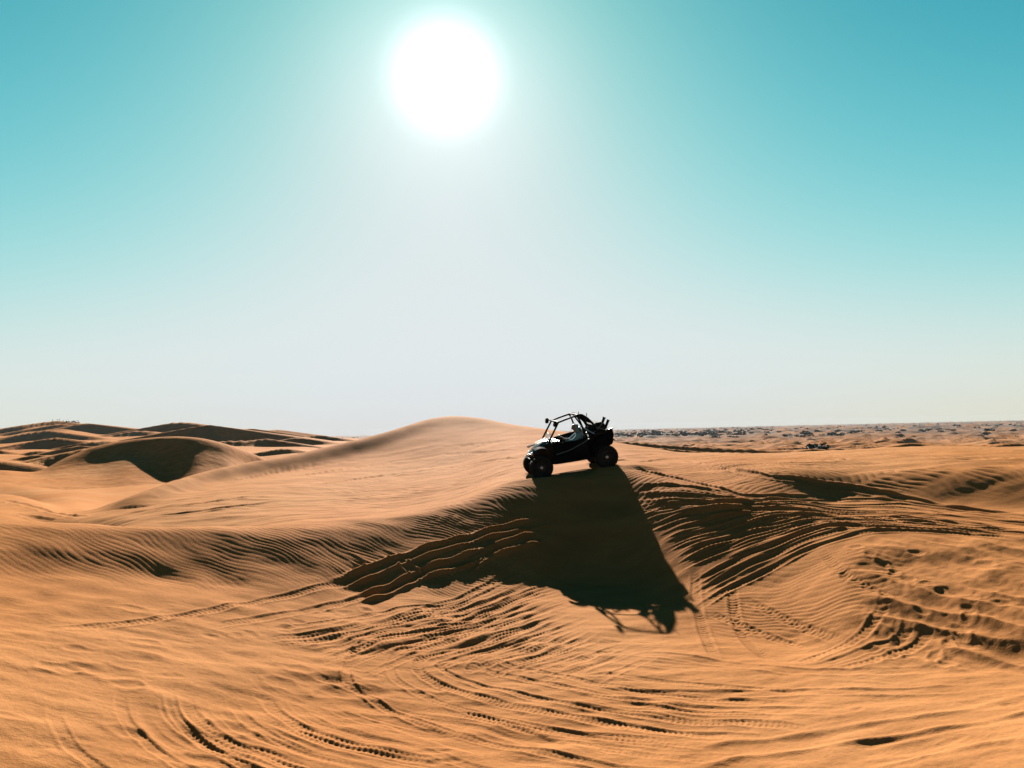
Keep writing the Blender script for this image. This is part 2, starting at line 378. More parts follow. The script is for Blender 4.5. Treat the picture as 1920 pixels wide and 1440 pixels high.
def offset_pts(W_, off):
    P = catmull(W_, 0.4); T_ = np.gradient(P, axis=0); T_ /= np.maximum(np.linalg.norm(T_, axis=1, keepdims=True), 1e-6)
    return [tuple(p) for p in (P + np.stack([-T_[:, 1], T_[:, 0]], 1) * off)][::2]
def family(px_pts, offs, **kw):                # the tracks of the other wheels and of earlier turns beside a track
    W_ = [hit(*p) for p in px_pts]
    for o_ in offs: carve(offset_pts(W_, o_), **{**kw, 'depth': kw['depth'] * tr_rng.uniform(.5, 1.1), 'berm': kw['berm'] * tr_rng.uniform(.5, 1.1)})
for t in (T1, T2):
    track(t, **{**TR, 'fade': 2.0})
    track([p for p in t if p[0] > 600], width=0.26, depth=0.02, berm=0.17, fade=0.8)
for t in (T3, T4, T5, T7, T9, T10, T11): track(t, **TR)
lerp_tracks(T3, T4, 2, **TR); lerp_tracks(T4, T5, 2, **TR); lerp_tracks(T5, T7, 3, **TR); lerp_tracks(T7, T9, 2, **TR); lerp_tracks(T9, T10, 1, **TR)
# the turning loops on the floor
LOOPS = [
 [(1061, 1153), (956, 1190), (865, 1215), (792, 1237), (786, 1262), (817, 1281), (865, 1299), (919, 1313), (992, 1332), (1083, 1348), (1185, 1366), (1313, 1378), (1450, 1386)],
 [(365, 1290), (350, 1312), (361, 1341), (394, 1370), (437, 1396), (510, 1418), (569, 1440), (640, 1460)],
 [(328, 1316), (324, 1337), (346, 1366), (383, 1385), (437, 1410), (510, 1432), (580, 1455)],
 [(481, 1326), (496, 1345), (547, 1370), (620, 1396), (719, 1418), (828, 1438), (900, 1450)],
 [(499, 1287), (499, 1308), (518, 1334), (569, 1366), (638, 1392), (719, 1412), (828, 1432), (880, 1442)],
 [(773, 1317), (828, 1332), (901, 1344), (974, 1365), (1047, 1375), (1120, 1382)],
 [(1010, 1308), (1100, 1327), (1185, 1340), (1292, 1351), (1442, 1361), (1570, 1378)],
 [(930, 1352), (1020, 1370), (1100, 1381), (1228, 1390), (1335, 1404)],
 [(0, 1392), (55, 1414), (128, 1440), (180, 1460)], [(0, 1425), (47, 1440), (90, 1460)],
 [(573, 1251), (582, 1266), (625, 1280), (690, 1296), (750, 1306)],
]
for i, t in enumerate(LOOPS):
    track(t, width=0.19, depth=0.028, berm=0.02, tread=0.017, period=0.075, fade=1.2)
    if i not in (8, 9): family(t, (1.25, tr_rng.uniform(.25, .45), -tr_rng.uniform(.25, .5), tr_rng.uniform(.7, 1.0), -tr_rng.uniform(.7, 1.3)), width=0.14, depth=0.028, berm=0.024, tread=0.008, period=0.08, fade=2.2)
for t in (T4, T5, T7, T9, T10, T11): family(t, (0.3, -0.35, 0.65, -0.8), width=0.15, depth=0.028, berm=0.022, tread=0.008, period=0.08, fade=1.6)
SOFT = [
 [(284, 1300), (284, 1334), (310, 1370), (365, 1410), (430, 1445)],
 [(420, 1330), (440, 1352), (520, 1388), (640, 1425), (700, 1445)],
 [(668, 1324), (704, 1335), (755, 1357), (828, 1383), (901, 1405), (967, 1437)],
 [(850, 1352), (940, 1366), (1010, 1392), (1080, 1420), (1130, 1445)],
 [(640, 1292), (704, 1298), (790, 1305), (850, 1312), (900, 1318)],
]
for t in SOFT: track(t, width=0.34, depth=0.03, berm=0.02, fade=1.5)
for t in ([(1230, 1450), (1300, 1428), (1378, 1408), (1463, 1399), (1570, 1383), (1698, 1366), (1826, 1344), (1920, 1321), (2000, 1300)],
          [(1540, 1450), (1570, 1440), (1655, 1421), (1741, 1404), (1826, 1387), (1920, 1368), (2000, 1350)]):
    track(t, width=0.36, depth=0.008, berm=0.06, skew=-0.3, fade=1.6)
for t in ([(1020, 1290), (1100, 1295), (1271, 1302), (1484, 1302), (1655, 1299), (1766, 1294), (1920, 1284)],
          [(1050, 1320), (1100, 1323), (1228, 1328), (1343, 1331), (1484, 1336), (1690, 1340)],
          [(1480, 1275), (1580, 1285), (1700, 1290), (1800, 1296)],
          [(1138, 1217), (1271, 1234), (1400, 1252), (1500, 1266)], [(1120, 1236), (1260, 1250), (1420, 1262)],
          [(1340, 1245), (1500, 1262), (1650, 1262), (1800, 1250)], [(1640, 1268), (1760, 1266), (1900, 1262)]):
    track(t, width=0.24, depth=0.022, berm=0.026, fade=2.0)
# arcs and crossings on the right-hand slope
for t in ([(1660, 1124), (1651, 1152), (1612, 1199), (1561, 1223), (1484, 1250)], [(1706, 1161), (1689, 1199), (1612, 1229), (1518, 1255)],
          [(1740, 1170), (1730, 1205), (1660, 1238), (1560, 1262)],
          [(1373, 1095), (1378, 1152), (1399, 1199), (1450, 1246)], [(1305, 1062), (1305, 1122), (1322, 1191), (1343, 1238)],
          [(1386, 1118), (1484, 1169), (1582, 1203)], [(1322, 1144), (1425, 1186), (1518, 1216)],
          [(1540, 1030), (1580, 1075), (1640, 1110), (1700, 1130)]):
    track(t, width=0.2, depth=0.03, berm=0.02, tread=0.016, period=0.1, fade=0.5)
F_A = [(1301, 1144), (1378, 1097), (1484, 1045), (1570, 1011), (1640, 996), (1780, 1000), (1920, 1012)]
F_A2 = [(1284, 1105), (1399, 1045), (1527, 992), (1620, 986), (1780, 992), (1920, 1008)]
F_B = [(1257, 1060), (1370, 1010), (1474, 981), (1557, 972), (1703, 979), (1920, 1000), (2000, 1010)]
F_C = [(1240, 1028), (1328, 993), (1432, 964), (1495, 960), (1620, 967), (1787, 985), (1920, 996)]
F_D = [(1180, 975), (1212, 960), (1266, 948), (1370, 945), (1495, 951), (1662, 960), (1920, 982), (2000, 990)]
F_E = [(1190, 930), (1280, 930), (1370, 934), (1474, 940), (1599, 939), (1745, 948), (1920, 968), (2000, 975)]
FT = dict(width=0.18, depth=0.036, berm=0.038, tread=0.010, period=0.08)
for t in (F_A, F_A2, F_B, F_C, F_D, F_E): track(t, **FT)
lerp_tracks(F_A, F_A2, 1, **FT); lerp_tracks(F_A2, F_B, 4, **FT); lerp_tracks(F_B, F_C, 4, **FT); lerp_tracks(F_C, F_D, 6, **FT); lerp_tracks(F_D, F_E, 3, **FT)
for t in ([(1182, 872), (1266, 897), (1349, 920), (1420, 933), (1537, 936)],
          [(1282, 864), (1349, 879), (1432, 893), (1495, 902), (1578, 914), (1641, 927), (1724, 943), (1828, 958), (1920, 966)],
          [(1190, 914), (1287, 917), (1370, 927)]):
    track(t, width=0.26, depth=0.04, berm=0.06, skew=0.4)
for t in ([(1150, 868), (1245, 861), (1328, 859), (1412, 853), (1537, 847)], [(1160, 858), (1240, 852), (1330, 851)]):
    track(t, width=0.24, depth=0.05, berm=0.03)
# crossed berms on the shaded slip face
for t in ([(704, 1030), (740, 1048), (784, 1080), (820, 1100)], [(760, 1095), (790, 1075), (830, 1063), (870, 1050)], [(640, 1035), (690, 1060), (720, 1068)],
          [(860, 1080), (900, 1050), (950, 1028), (985, 1012)]):
    track(t, width=0.22, depth=0.02, berm=0.07, fade=0.6)
# tracks sweeping over the bowl and the second ridge
for t in ([(420, 905), (560, 880), (700, 860), (850, 838), (985, 828)], [(520, 898), (680, 876), (850, 852), (985, 846)], [(560, 915), (720, 893), (880, 872), (985, 862)],
          [(180, 962), (260, 950), (340, 938), (420, 925)], [(200, 970), (300, 955), (420, 938), (520, 925)], [(240, 976), (340, 962), (460, 948), (560, 935)],
          [(0, 938), (60, 950), (120, 966), (160, 972)], [(0, 960), (50, 968), (110, 978)]):
    track(t, width=0.34, depth=0.07, berm=0.05, fade=2.0)

# ---- footprints and scuffed hollows
def pit(px, py, a, b, dep, ang=0.0, rim=0.35):
    dep *= 0.21; x0, y0 = hit(px, py); d0 = math.hypot(x0, y0); t0 = math.atan2(x0, y0); rr = 2.6 * max(a, b)
    c0 = max(0, np.searchsorted(TH, t0 - rr / d0)); c1 = np.searchsorted(TH, t0 + rr / d0); r0 = np.searchsorted(ROWS, d0 - rr); r1 = np.searchsorted(ROWS, d0 + rr)
    X = GX[r0:r1, c0:c1] - x0; Y = GY[r0:r1, c0:c1] - y0; ca, sa = math.cos(ang), math.sin(ang)
    wz = 1 + 0.35 * perlin((X + x0) * 5 / max(a, b) * 0.2, (Y + y0) * 5 / max(a, b) * 0.2, 61)
    q = wz * np.sqrt(((X * ca + Y * sa) / a) ** 2 + ((-X * sa + Y * ca) / b) ** 2)
    ZD[r0:r1, c0:c1] += -dep * np.exp(-q ** 2.4) + dep * rim * np.exp(-((q - 1.35) / 0.4) ** 2)
prg = random.Random(3)
for (x, y) in [(624, 1160), (616, 1162), (540, 1177), (530, 1176), (645, 1146), (685, 1144), (690, 1146), (610, 1145), (470, 1188), (395, 1192), (445, 1190), (560, 1166)]:
    pit(x, y, 0.12, 0.09, 0.055, prg.uniform(-.5, .5))
for (x, y) in [(1604, 1028), (1630, 1043), (1655, 1060), (1676, 1073), (1702, 1088), (1740, 1101), (1766, 1116), (1817, 1131), (1817, 1148), (1816, 1163), (1796, 1182), (1804, 1195), (1779, 1212), (1753, 1235), (1770, 1250),
               (1660, 1126), (1728, 1152), (1880, 1140), (1850, 1060), (1720, 1040), (1584, 1083)]:
    pit(x, y, 0.075, 0.13, 0.07, prg.uniform(-.8, .8), 0.7)
for (x, y, s) in [(251, 1230, .2), (212, 1262, .2), (108, 1252, .14), (148, 1253, .15), (528, 1285, .16), (561, 1259, .14), (674, 1268, .16), (645, 1298, .2), (251, 1142, .15), (270, 1204, .14),
                  (237, 1284, .13), (434, 1366, .16), (690, 1297, .18), (833, 1308, .15), (240, 1375, .12), (360, 1425, .14), (146, 1218, .12)]:
    pit(x, y, s * 1.5, s * 0.8, 0.06, prg.uniform(-.2, .2), 0.6)
for i in range(45):
    x = prg.uniform(-20, 1940); y = prg.uniform(1195, 1440)
    pit(x, y, prg.uniform(.06, .22), prg.uniform(.05, .1), prg.uniform(.012, .04), prg.uniform(-.4, .4), 0.6)
for i in range(16):
    x = prg.uniform(1560, 1930); y = prg.uniform(1010, 1230)
    pit(x, y, prg.uniform(.08, .16), prg.uniform(.1, .3), prg.uniform(.02, .06), prg.uniform(-.7, .7), 0.6)
# under the wheels: the tyres sit in shallow hollows
ZD = np.where(wgt > 0.98, np.minimum(ZD, plane + 0.004), ZD)
for wx in (1.0, -1.0):
    for wy in (0.60, -0.60):                   # sand pushed up round each tyre
        du, dv = u - wx, v - wy
        ZD += 0.05 * np.exp(-((np.abs(du) - 0.27) / 0.12) ** 2 - (dv / 0.2) ** 2) * (0.7 + 0.6 * perlin(GX * 6, GY * 6, 63)) + 0.03 * np.exp(-(du / 0.3) ** 2 - ((np.abs(dv) - 0.2) / 0.07) ** 2)

# ------------------------------------------------------------------ materials
def mat(name, color=(0.5, 0.5, 0.5), rough=0.6, metal=0.0, spec=0.5, coat=0.0, build=None):
    m = bpy.data.materials.new(name); m.use_nodes = True
    b = m.node_tree.nodes['Principled BSDF']
    b.inputs['Base Color'].default_value = (*color, 1); b.inputs['Roughness'].default_value = rough
    b.inputs['Metallic'].default_value = metal; b.inputs['Specular IOR Level'].default_value = spec
    b.inputs['Coat Weight'].default_value = coat; b.inputs['Coat Roughness'].default_value = 0.06
    if build: build(m.node_tree, b)
    return m
def noise_node(t, scale, detail=3, coord='Object', vec=None, scl=None):
    n = t.nodes.new('ShaderNodeTexNoise'); n.inputs['Scale'].default_value = scale; n.inputs['Detail'].default_value = detail
    if vec is None:
        c = t.nodes.new('ShaderNodeTexCoord'); vec = c.outputs[coord]
    if scl:
        mp = t.nodes.new('ShaderNodeMapping'); mp.inputs['Scale'].default_value = scl; t.links.new(vec, mp.inputs['Vector']); vec = mp.outputs[0]
    t.links.new(vec, n.inputs['Vector']); return n.outputs['Fac']
def ramp(t, fac, stops):
    r = t.nodes.new('ShaderNodeValToRGB'); e = r.color_ramp.elements
    while len(e) < len(stops): e.new(0.5)
    for el, (p, c) in zip(e, stops): el.position = p; el.color = (*c, 1)
    t.links.new(fac, r.inputs['Fac']); return r.outputs['Color']
def bump(t, b, facs):
    prev = None
    for fac, dist, st in facs:
        n = t.nodes.new('ShaderNodeBump'); n.inputs['Distance'].default_value = dist; n.inputs['Strength'].default_value = st
        t.links.new(fac, n.inputs['Height'])
        if prev: t.links.new(prev, n.inputs['Normal'])
        prev = n.outputs[0]
    t.links.new(prev, b.inputs['Normal'])
SAND_A, SAND_B, SAND_C = (0.178, 0.078, 0.028), (0.192, 0.092, 0.038), (0.165, 0.067, 0.022)
def sand_nodes(fine):
    def f(t, b):
        big = noise_node(t, 0.11, 4); midn = noise_node(t, 1.3, 4, scl=(0.6, 1.4, 1))
        col = ramp(t, big, [(0.3, SAND_C), (0.5, SAND_A), (0.7, SAND_B)])
        mx = t.nodes.new('ShaderNodeMix'); mx.data_type = 'RGBA'; mx.blend_type = 'MULTIPLY'; mx.inputs['Factor'].default_value = 0.55
        t.links.new(col, mx.inputs['A']); t.links.new(ramp(t, midn, [(0.3, (0.74, 0.70, 0.66)), (0.7, (1.12, 1.12, 1.12))]), mx.inputs['B'])
        gr = noise_node(t, 140 if fine else 2.0, 2)
        mg = t.nodes.new('ShaderNodeMix'); mg.data_type = 'RGBA'; mg.blend_type = 'MULTIPLY'; mg.inputs['Factor'].default_value = 0.6
        t.links.new(mx.outputs['Result'], mg.inputs['A']); t.links.new(ramp(t, gr, [(0.3, (0.75, 0.75, 0.75)), (0.7, (1.15, 1.15, 1.15))]), mg.inputs['B'])
        if not fine:                               # the plain: dry scrub tone plus distance haze painted into the sand colour
            an = t.nodes.new('ShaderNodeAttribute'); an.attribute_name = 'scrub_haze'
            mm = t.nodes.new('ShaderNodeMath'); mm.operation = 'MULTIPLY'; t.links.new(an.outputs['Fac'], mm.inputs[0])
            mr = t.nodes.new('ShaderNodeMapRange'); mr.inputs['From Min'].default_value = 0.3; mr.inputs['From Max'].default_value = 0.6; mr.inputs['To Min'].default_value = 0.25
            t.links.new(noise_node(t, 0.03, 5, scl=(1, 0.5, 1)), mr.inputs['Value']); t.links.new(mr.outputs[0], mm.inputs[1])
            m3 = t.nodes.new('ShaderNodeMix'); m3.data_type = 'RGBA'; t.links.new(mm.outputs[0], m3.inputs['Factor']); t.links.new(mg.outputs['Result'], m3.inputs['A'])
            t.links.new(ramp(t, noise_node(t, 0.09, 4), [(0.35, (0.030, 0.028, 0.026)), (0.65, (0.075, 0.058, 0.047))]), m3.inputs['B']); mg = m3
        if fine:
            m3 = t.nodes.new('ShaderNodeMix'); m3.data_type = 'RGBA'; m3.blend_type = 'MULTIPLY'; m3.inputs['Factor'].default_value = 0.5
            t.links.new(mg.outputs['Result'], m3.inputs['A']); t.links.new(ramp(t, noise_node(t, 22, 5, scl=(0.8, 1.3, 1)), [(0.3, (0.78, 0.75, 0.72)), (0.7, (1.14, 1.14, 1.14))]), m3.inputs['B']); mg = m3
        t.links.new(mg.outputs['Result'], b.inputs['Base Color'])
        if fine:
            bump(t, b, [(noise_node(t, 80, 3), 0.005, 0.8), (noise_node(t, 30, 4, scl=(0.8, 1.4, 1)), 0.009, 0.6), (noise_node(t, 9, 4, scl=(0.7, 1.6, 1)), 0.02, 0.22)])
        else:
            bump(t, b, [(noise_node(t, 0.5, 5, scl=(1, 1.4, 1)), 0.25, 0.5)])
    return f
M_SAND = mat('sand', SAND_A, 0.85, spec=0.003, build=sand_nodes(True))
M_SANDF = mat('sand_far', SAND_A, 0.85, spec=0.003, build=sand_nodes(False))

# ------------------------------------------------------------------ sand sheets
def grid_mesh(name, X, Y, Zz, wrap, material, hole_fill=False):
    nr, nc = X.shape
    co = np.empty((nr * nc + (1 if hole_fill else 0), 3), np.float32)
    co[:nr * nc, 0] = X.ravel(); co[:nr * nc, 1] = Y.ravel(); co[:nr * nc, 2] = Zz.ravel()
    r = np.arange(nr - 1)[:, None]; c = np.arange(nc if wrap else nc - 1)[None, :]
    c2 = (c + 1) % nc
    q = np.stack([r * nc + c, r * nc + c2, (r + 1) * nc + c2, (r + 1) * nc + c], -1).reshape(-1, 4)
    q = q[:, ::-1]
    loops = q.ravel(); starts = np.arange(0, len(loops), 4); tot = np.full(len(q), 4)
    if hole_fill:
        co[-1] = (0, 0, Zz[0].mean()); k = nr * nc
        cc = np.arange(nc); t3 = np.stack([np.full(nc, k), (cc + 1) % nc, cc], -1)
        s3 = len(loops) + np.arange(0, nc * 3, 3)
        loops = np.concatenate([loops, t3.ravel()]); starts = np.concatenate([starts, s3]); tot = np.concatenate([tot, np.full(nc, 3)])
    me = bpy.data.meshes.new(name)
    me.vertices.add(len(co)); me.vertices.foreach_set('co', co.ravel())
    me.loops.add(len(loops)); me.loops.foreach_set('vertex_index', loops.astype(np.int32))
    me.polygons.add(len(starts)); me.polygons.foreach_set('loop_start', starts.astype(np.int32)); me.polygons.foreach_set('loop_total', tot.astype(np.int32))
    me.polygons.foreach_set('use_smooth', np.ones(len(starts), bool))
    me.update(calc_edges=True); me.validate()
    me.materials.append(material)
    o = bpy.data.objects.new(name, me); COL.objects.link(o); return o
g1 = grid_mesh('sand_ground', GX, GY, ZD + CZ, True, M_SAND, True)
g1['kind'] = 'structure'

# ---- far sheet
FTH = np.concatenate([-side[::-1], np.radians(np.linspace(-36.2, 36.2, 720)), side])
fr = [62.0]
while fr[-1] < 720: fr.append(fr[-1] * 1.0045)
while fr[-1] < 2000: fr.append(fr[-1] * 1.0072)
while fr[-1] < 5200: fr.append(fr[-1] * 1.02)
FROWS = np.array(fr); FN = len(FTH)
NC_keep = NC
KD2, KZ2 = knot_table(FAR, FTH, 8)
wb = sstep(R(46), R(80), np.abs(FTH)); KZ2 = KZ2 * (1 - wb) + np.array([-5, -5.5, -6, -7, -8, -9, -10, -10.0])[:, None] * wb
FD = np.vstack([np.full((1, FN), 60.0), KD2, np.full((1, FN), 760.0), np.full((1, FN), 950.0)]); FZ = np.vstack([np.minimum(KZ2[[0]], np.interp(FTH, TH, sample_row(62))) - 1.5, KZ2, np.full((1, FN), -11.0), np.full((1, FN), -12.0)])
FB = column_surface(FD, FZ, FROWS)
FB = smooth2(FB, 1, 5)
FX = FROWS[:, None] * np.sin(FTH)[None, :]; FY = FROWS[:, None] * np.cos(FTH)[None, :]
fdg = np.broadcast_to(FROWS[:, None], FB.shape); fth = np.broadcast_to(FTH[None, :], FB.shape)
# crests with a steep slip face on the near side and a long back: (pixel points, distance, back slope deg)
CRESTS = [
 ([(290, 808), (309, 798), (325, 792), (355, 792), (370, 798), (395, 806)], 500, 9),
 ([(345, 818), (373, 805), (388, 796), (400, 804), (423, 812), (458, 818), (487, 823)], 330, 9),
 ([(440, 810), (455, 805), (469, 803), (492, 806), (515, 805), (529, 807), (545, 814), (568, 818)], 420, 9),
 ([(405, 828), (430, 826), (469, 825), (497, 822), (515, 826), (530, 832)], 235, 10),
 ([(570, 820), (579, 817), (597, 815), (616, 819), (640, 827)], 340, 10),
 ([(520, 830), (540, 823), (554, 820), (579, 822)], 280, 10),
 ([(485, 852), (500, 846), (517, 842), (538, 841), (556, 845)], 150, 10),
 ([(-40, 818), (0, 807), (23, 800), (62, 794), (101, 789), (117, 790)], 655, 8),
 ([(80, 808), (92, 802), (104, 797), (116, 795), (128, 803)], 590, 8),
 ([(150, 798), (160, 794), (172, 794), (195, 798), (226, 803), (252, 808)], 560, 8),
 ([(-30, 830), (0, 824), (31, 816), (55, 811), (85, 806)], 470, 9),
 ([(10, 844), (28, 839), (55, 832), (78, 824), (105, 820)], 330, 9),
 ([(-20, 842), (0, 844), (25, 849)], 240, 10), ([(55, 848), (62, 846), (75, 845), (98, 847)], 220, 10),
 ([(42, 862), (52, 857), (62, 853), (70, 853), (82, 862)], 150, 10),
 ([(-30, 868), (0, 864), (69, 866), (131, 848), (200, 833), (250, 826)], 103, 10),
 ([(140, 838), (150, 835), (160, 836)], 210, 10),
 ([(160, 829), (195, 826), (240, 828)], 300, 10), ([(230, 812), (255, 807), (290, 809)], 480, 10),
 ([(245, 806), (268, 803), (290, 805)], 620, 9),
 ([(1150, 829), (1187, 831), (1250, 834), (1327, 838), (1400, 841)], 130, 9),
 ([(1150, 836), (1215, 838), (1265, 842), (1327, 847), (1400, 848)], 84, 9),
 ([(1490, 848), (1510, 843), (1527, 841), (1548, 844)], 100, 10),
 ([(1650, 840), (1675, 836), (1700, 831), (1715, 830), (1737, 835), (1790, 833), (1852, 832), (1900, 830)], 96, 9),
]
wx = fbm(FX * 0.02, FY * 0.02, 71, 2)
FZd = FB.copy()
FZd += 0.8 * fbm(FX * 0.03, FY * 0.03, 72, 2) * sstep(110, 220, fdg)
def add_crest(pts, d, back):
    global FZd
    W_ = []
    for (x, y) in pts:
        v_ = pdir(x, y); k = d / math.hypot(v_.x, v_.y); W_.append((v_.x * k, v_.y * k, v_.z * k))
    Wn = catmull(W_, d * 0.012)
    t_lo = min(math.atan2(p[0], p[1]) for p in W_) - 0.09; t_hi = max(math.atan2(p[0], p[1]) for p in W_) + 0.09
    c0 = np.searchsorted(FTH, t_lo); c1 = np.searchsorted(FTH, t_hi); r0 = np.searchsorted(FROWS, d * 0.86); r1 = np.searchsorted(FROWS, d * 1.45)
    X = FX[r0:r1, c0:c1]; Y = FY[r0:r1, c0:c1]
    wob = perlin(X * 6 / (d * 0.1) * 0.12, Y * 6 / (d * 0.1) * 0.12, 73) * d * 0.004
    best = np.full(X.shape, -1e3)
    for i in range(len(Wn)):
        A = Wn[i]
        dx = X - A[0]; dy = Y - A[1] + wob
        dist = np.hypot(dx, dy)
        # slope depends on the bearing: slip face where the sand falls towards the eye
        cosb = -dy / np.maximum(dist, 1e-6)
        sl = np.where(cosb > 0, math.tan(R(back)) + (math.tan(R(34)) - math.tan(R(back))) * sstep(0.0, 0.55, cosb), math.tan(R(back)))
        hh = A[2] - dist * sl
        best = np.maximum(best, hh)
    cur = FZd[r0:r1, c0:c1]; k = 0.15 + d * 0.0003
    h_ = np.clip(0.5 + 0.5 * (best - cur) / k, 0, 1)
    FZd[r0:r1, c0:c1] = np.where(best > -900, cur * (1 - h_) + best * h_ + k * h_ * (1 - h_) * 0.5, cur)
for c in CRESTS: add_crest(*c)
# a sea of small dunes over the plain
plain = sstep(p_az(640, 820), p_az(1000, 820), fth) * sstep(95, 170, fdg)
plain = np.maximum(plain, sstep(700, 900, fdg))
def dunes(lx, ly, seed, h):
    wv = 1.1 * fbm(FX / (lx * 1.7), FY / (ly * 2.2), seed, 2)
    ph = FY / ly + wv + 0.35 * FX / lx; f = ph - np.floor(ph)
    prof = np.where(f < 0.15, f / 0.15, (1 - (f - 0.15) / 0.85) ** 1.3)
    mod = sstep(-0.3, 0.5, perlin(FX / lx, FY / ly * 0.6, seed + 5))
    return h * prof * mod
FZd += plain * (dunes(15, 10, 81, 1.5) * (1 - sstep(500, 1100, fdg)) + dunes(22, 15, 86, 2.0) + 1.6 * fbm(FX * 0.008, FY * 0.008, 88, 2) * sstep(200, 400, fdg))
FZd += plain * dunes(60, 45, 91, 4.2) * sstep(500, 1200, fdg)
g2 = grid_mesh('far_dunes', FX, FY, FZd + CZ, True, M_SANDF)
at_ = g2.data.attributes.new('scrub_haze', 'FLOAT', 'POINT')
at_.data.foreach_set('value', (plain * sstep(170, 800, fdg)).astype(np.float32).ravel())  # grows with distance: painted haze greying of the scrubby plain
g2['kind'] = 'structure'
def far_z(x, y):
    th = math.atan2(x, y); d = math.hypot(x, y)
    ci = np.interp(th, FTH, np.arange(FN)); ri = np.interp(d, FROWS, np.arange(len(FROWS)))
    c0 = int(min(ci, FN - 2)); r0 = int(min(ri, len(FROWS) - 2)); fc = ci - c0; f_ = ri - r0
    return float((FZd[r0, c0] * (1 - fc) + FZd[r0, c0 + 1] * fc) * (1 - f_) + (FZd[r0 + 1, c0] * (1 - fc) + FZd[r0 + 1, c0 + 1] * fc) * f_) + CZ
#PART2
# ------------------------------------------------------------------ mesh helpers
def new_obj(name, bm, material, parent=None, smooth=True, loc=None):
    bmesh.ops.recalc_face_normals(bm, faces=bm.faces[:])
    me = bpy.data.meshes.new(name); bm.to_mesh(me); bm.free()
    if smooth:
        me.polygons.foreach_set('use_smooth', [True] * len(me.polygons))
        try: me.set_sharp_from_angle(angle=R(38))
        except Exception: pass
    me.materials.append(material)
    o = bpy.data.objects.new(name, me); COL.objects.link(o)
    if parent: o.parent = parent
    if loc: o.location = loc
    return o
def empty(name, loc=(0, 0, 0)):
    o = bpy.data.objects.new(name, None); COL.objects.link(o); o.location = loc; o.empty_display_size = 0.2
    return o
def tag(o, label, cat, group=None):
    o['label'] = label; o['category'] = cat
    if group: o['group'] = group
    return o
def frame_of(t):
    t = t.normalized(); a = Vector((0, 0, 1)) if abs(t.z) < 0.9 else Vector((1, 0, 0))
    n = t.cross(a).normalized(); return n, t.cross(n).normalized()
def tube(bm, pts, r, seg=8, smooth=4):
    P = [Vector(p) for p in pts]
    if len(P) > 2 and smooth:
        arr = catmull([tuple(p) for p in P], max((P[-1] - P[0]).length / (smooth * len(P)), 0.01)); P = [Vector(a) for a in arr]
    rings = []; n = None
    for i, p in enumerate(P):
        t = (P[min(i + 1, len(P) - 1)] - P[max(i - 1, 0)])
        if n is None: n, b = frame_of(t)
        else:
            t = t.normalized(); n = (n - t * n.dot(t)).normalized(); b = t.cross(n)
        rr = r(i / max(1, len(P) - 1)) if callable(r) else r
        rings.append([bm.verts.new(p + n * (math.cos(2 * math.pi * k / seg) * rr) + b * (math.sin(2 * math.pi * k / seg) * rr)) for k in range(seg)])
    for A, B in zip(rings, rings[1:]):
        for k in range(seg): bm.faces.new((A[k], A[(k + 1) % seg], B[(k + 1) % seg], B[k]))
    bm.faces.new(rings[0][::-1]); bm.faces.new(rings[-1])
def box(bm, c, s, rot=None, bev=0.0):
    t_ = bmesh.new(); bmesh.ops.create_cube(t_, size=1.0); bmesh.ops.scale(t_, vec=s, verts=t_.verts)
    if bev: bmesh.ops.bevel(t_, geom=t_.edges[:], offset=bev, segments=2, affect='EDGES')
    m4 = Matrix.Translation(c) @ (rot.to_4x4() if rot is not None else Matrix.Identity(4))
    vm = {v: bm.verts.new(m4 @ v.co) for v in t_.verts}
    for f in t_.faces: bm.faces.new([vm[v] for v in f.verts])
    t_.free()
def prism(bm, outline, y0, y1, bev=0.015, seg=2):
    """outline of (x, z) points, extruded from y0 to y1 with rounded edges"""
    a = [bm.verts.new((x, y0, z)) for x, z in outline]; b = [bm.verts.new((x, y1, z)) for x, z in outline]
    n = len(outline); fs = [bm.faces.new(a), bm.faces.new(b[::-1])]
    for i in range(n): fs.append(bm.faces.new((a[i], b[i], b[(i + 1) % n], a[(i + 1) % n])))
    if bev: bmesh.ops.bevel(bm, geom=list({e for f in fs for e in f.edges}), offset=bev, segments=seg, affect='EDGES', clamp_overlap=True)
def loft(bm, rings, cap=True):
    R_ = [[bm.verts.new(p) for p in ring] for ring in rings]; n = len(R_[0])
    for A, B in zip(R_, R_[1:]):
        for k in range(n): bm.faces.new((A[k], A[(k + 1) % n], B[(k + 1) % n], B[k]))
    if cap: bm.faces.new(R_[0][::-1]); bm.faces.new(R_[-1])
def lathe_y(bm, prof, seg=40, c=(0, 0, 0)):
    """profile of (radius, y), spun about the y axis"""
    rings = [[bm.verts.new((c[0] + r * math.cos(2 * math.pi * k / seg), c[1] + y, c[2] + r * math.sin(2 * math.pi * k / seg))) for k in range(seg)] for r, y in prof]
    for A, B in zip(rings, rings[1:]):
        for k in range(seg): bm.faces.new((A[k], A[(k + 1) % seg], B[(k + 1) % seg], B[k]))
    return rings
def BM(): return bmesh.new()

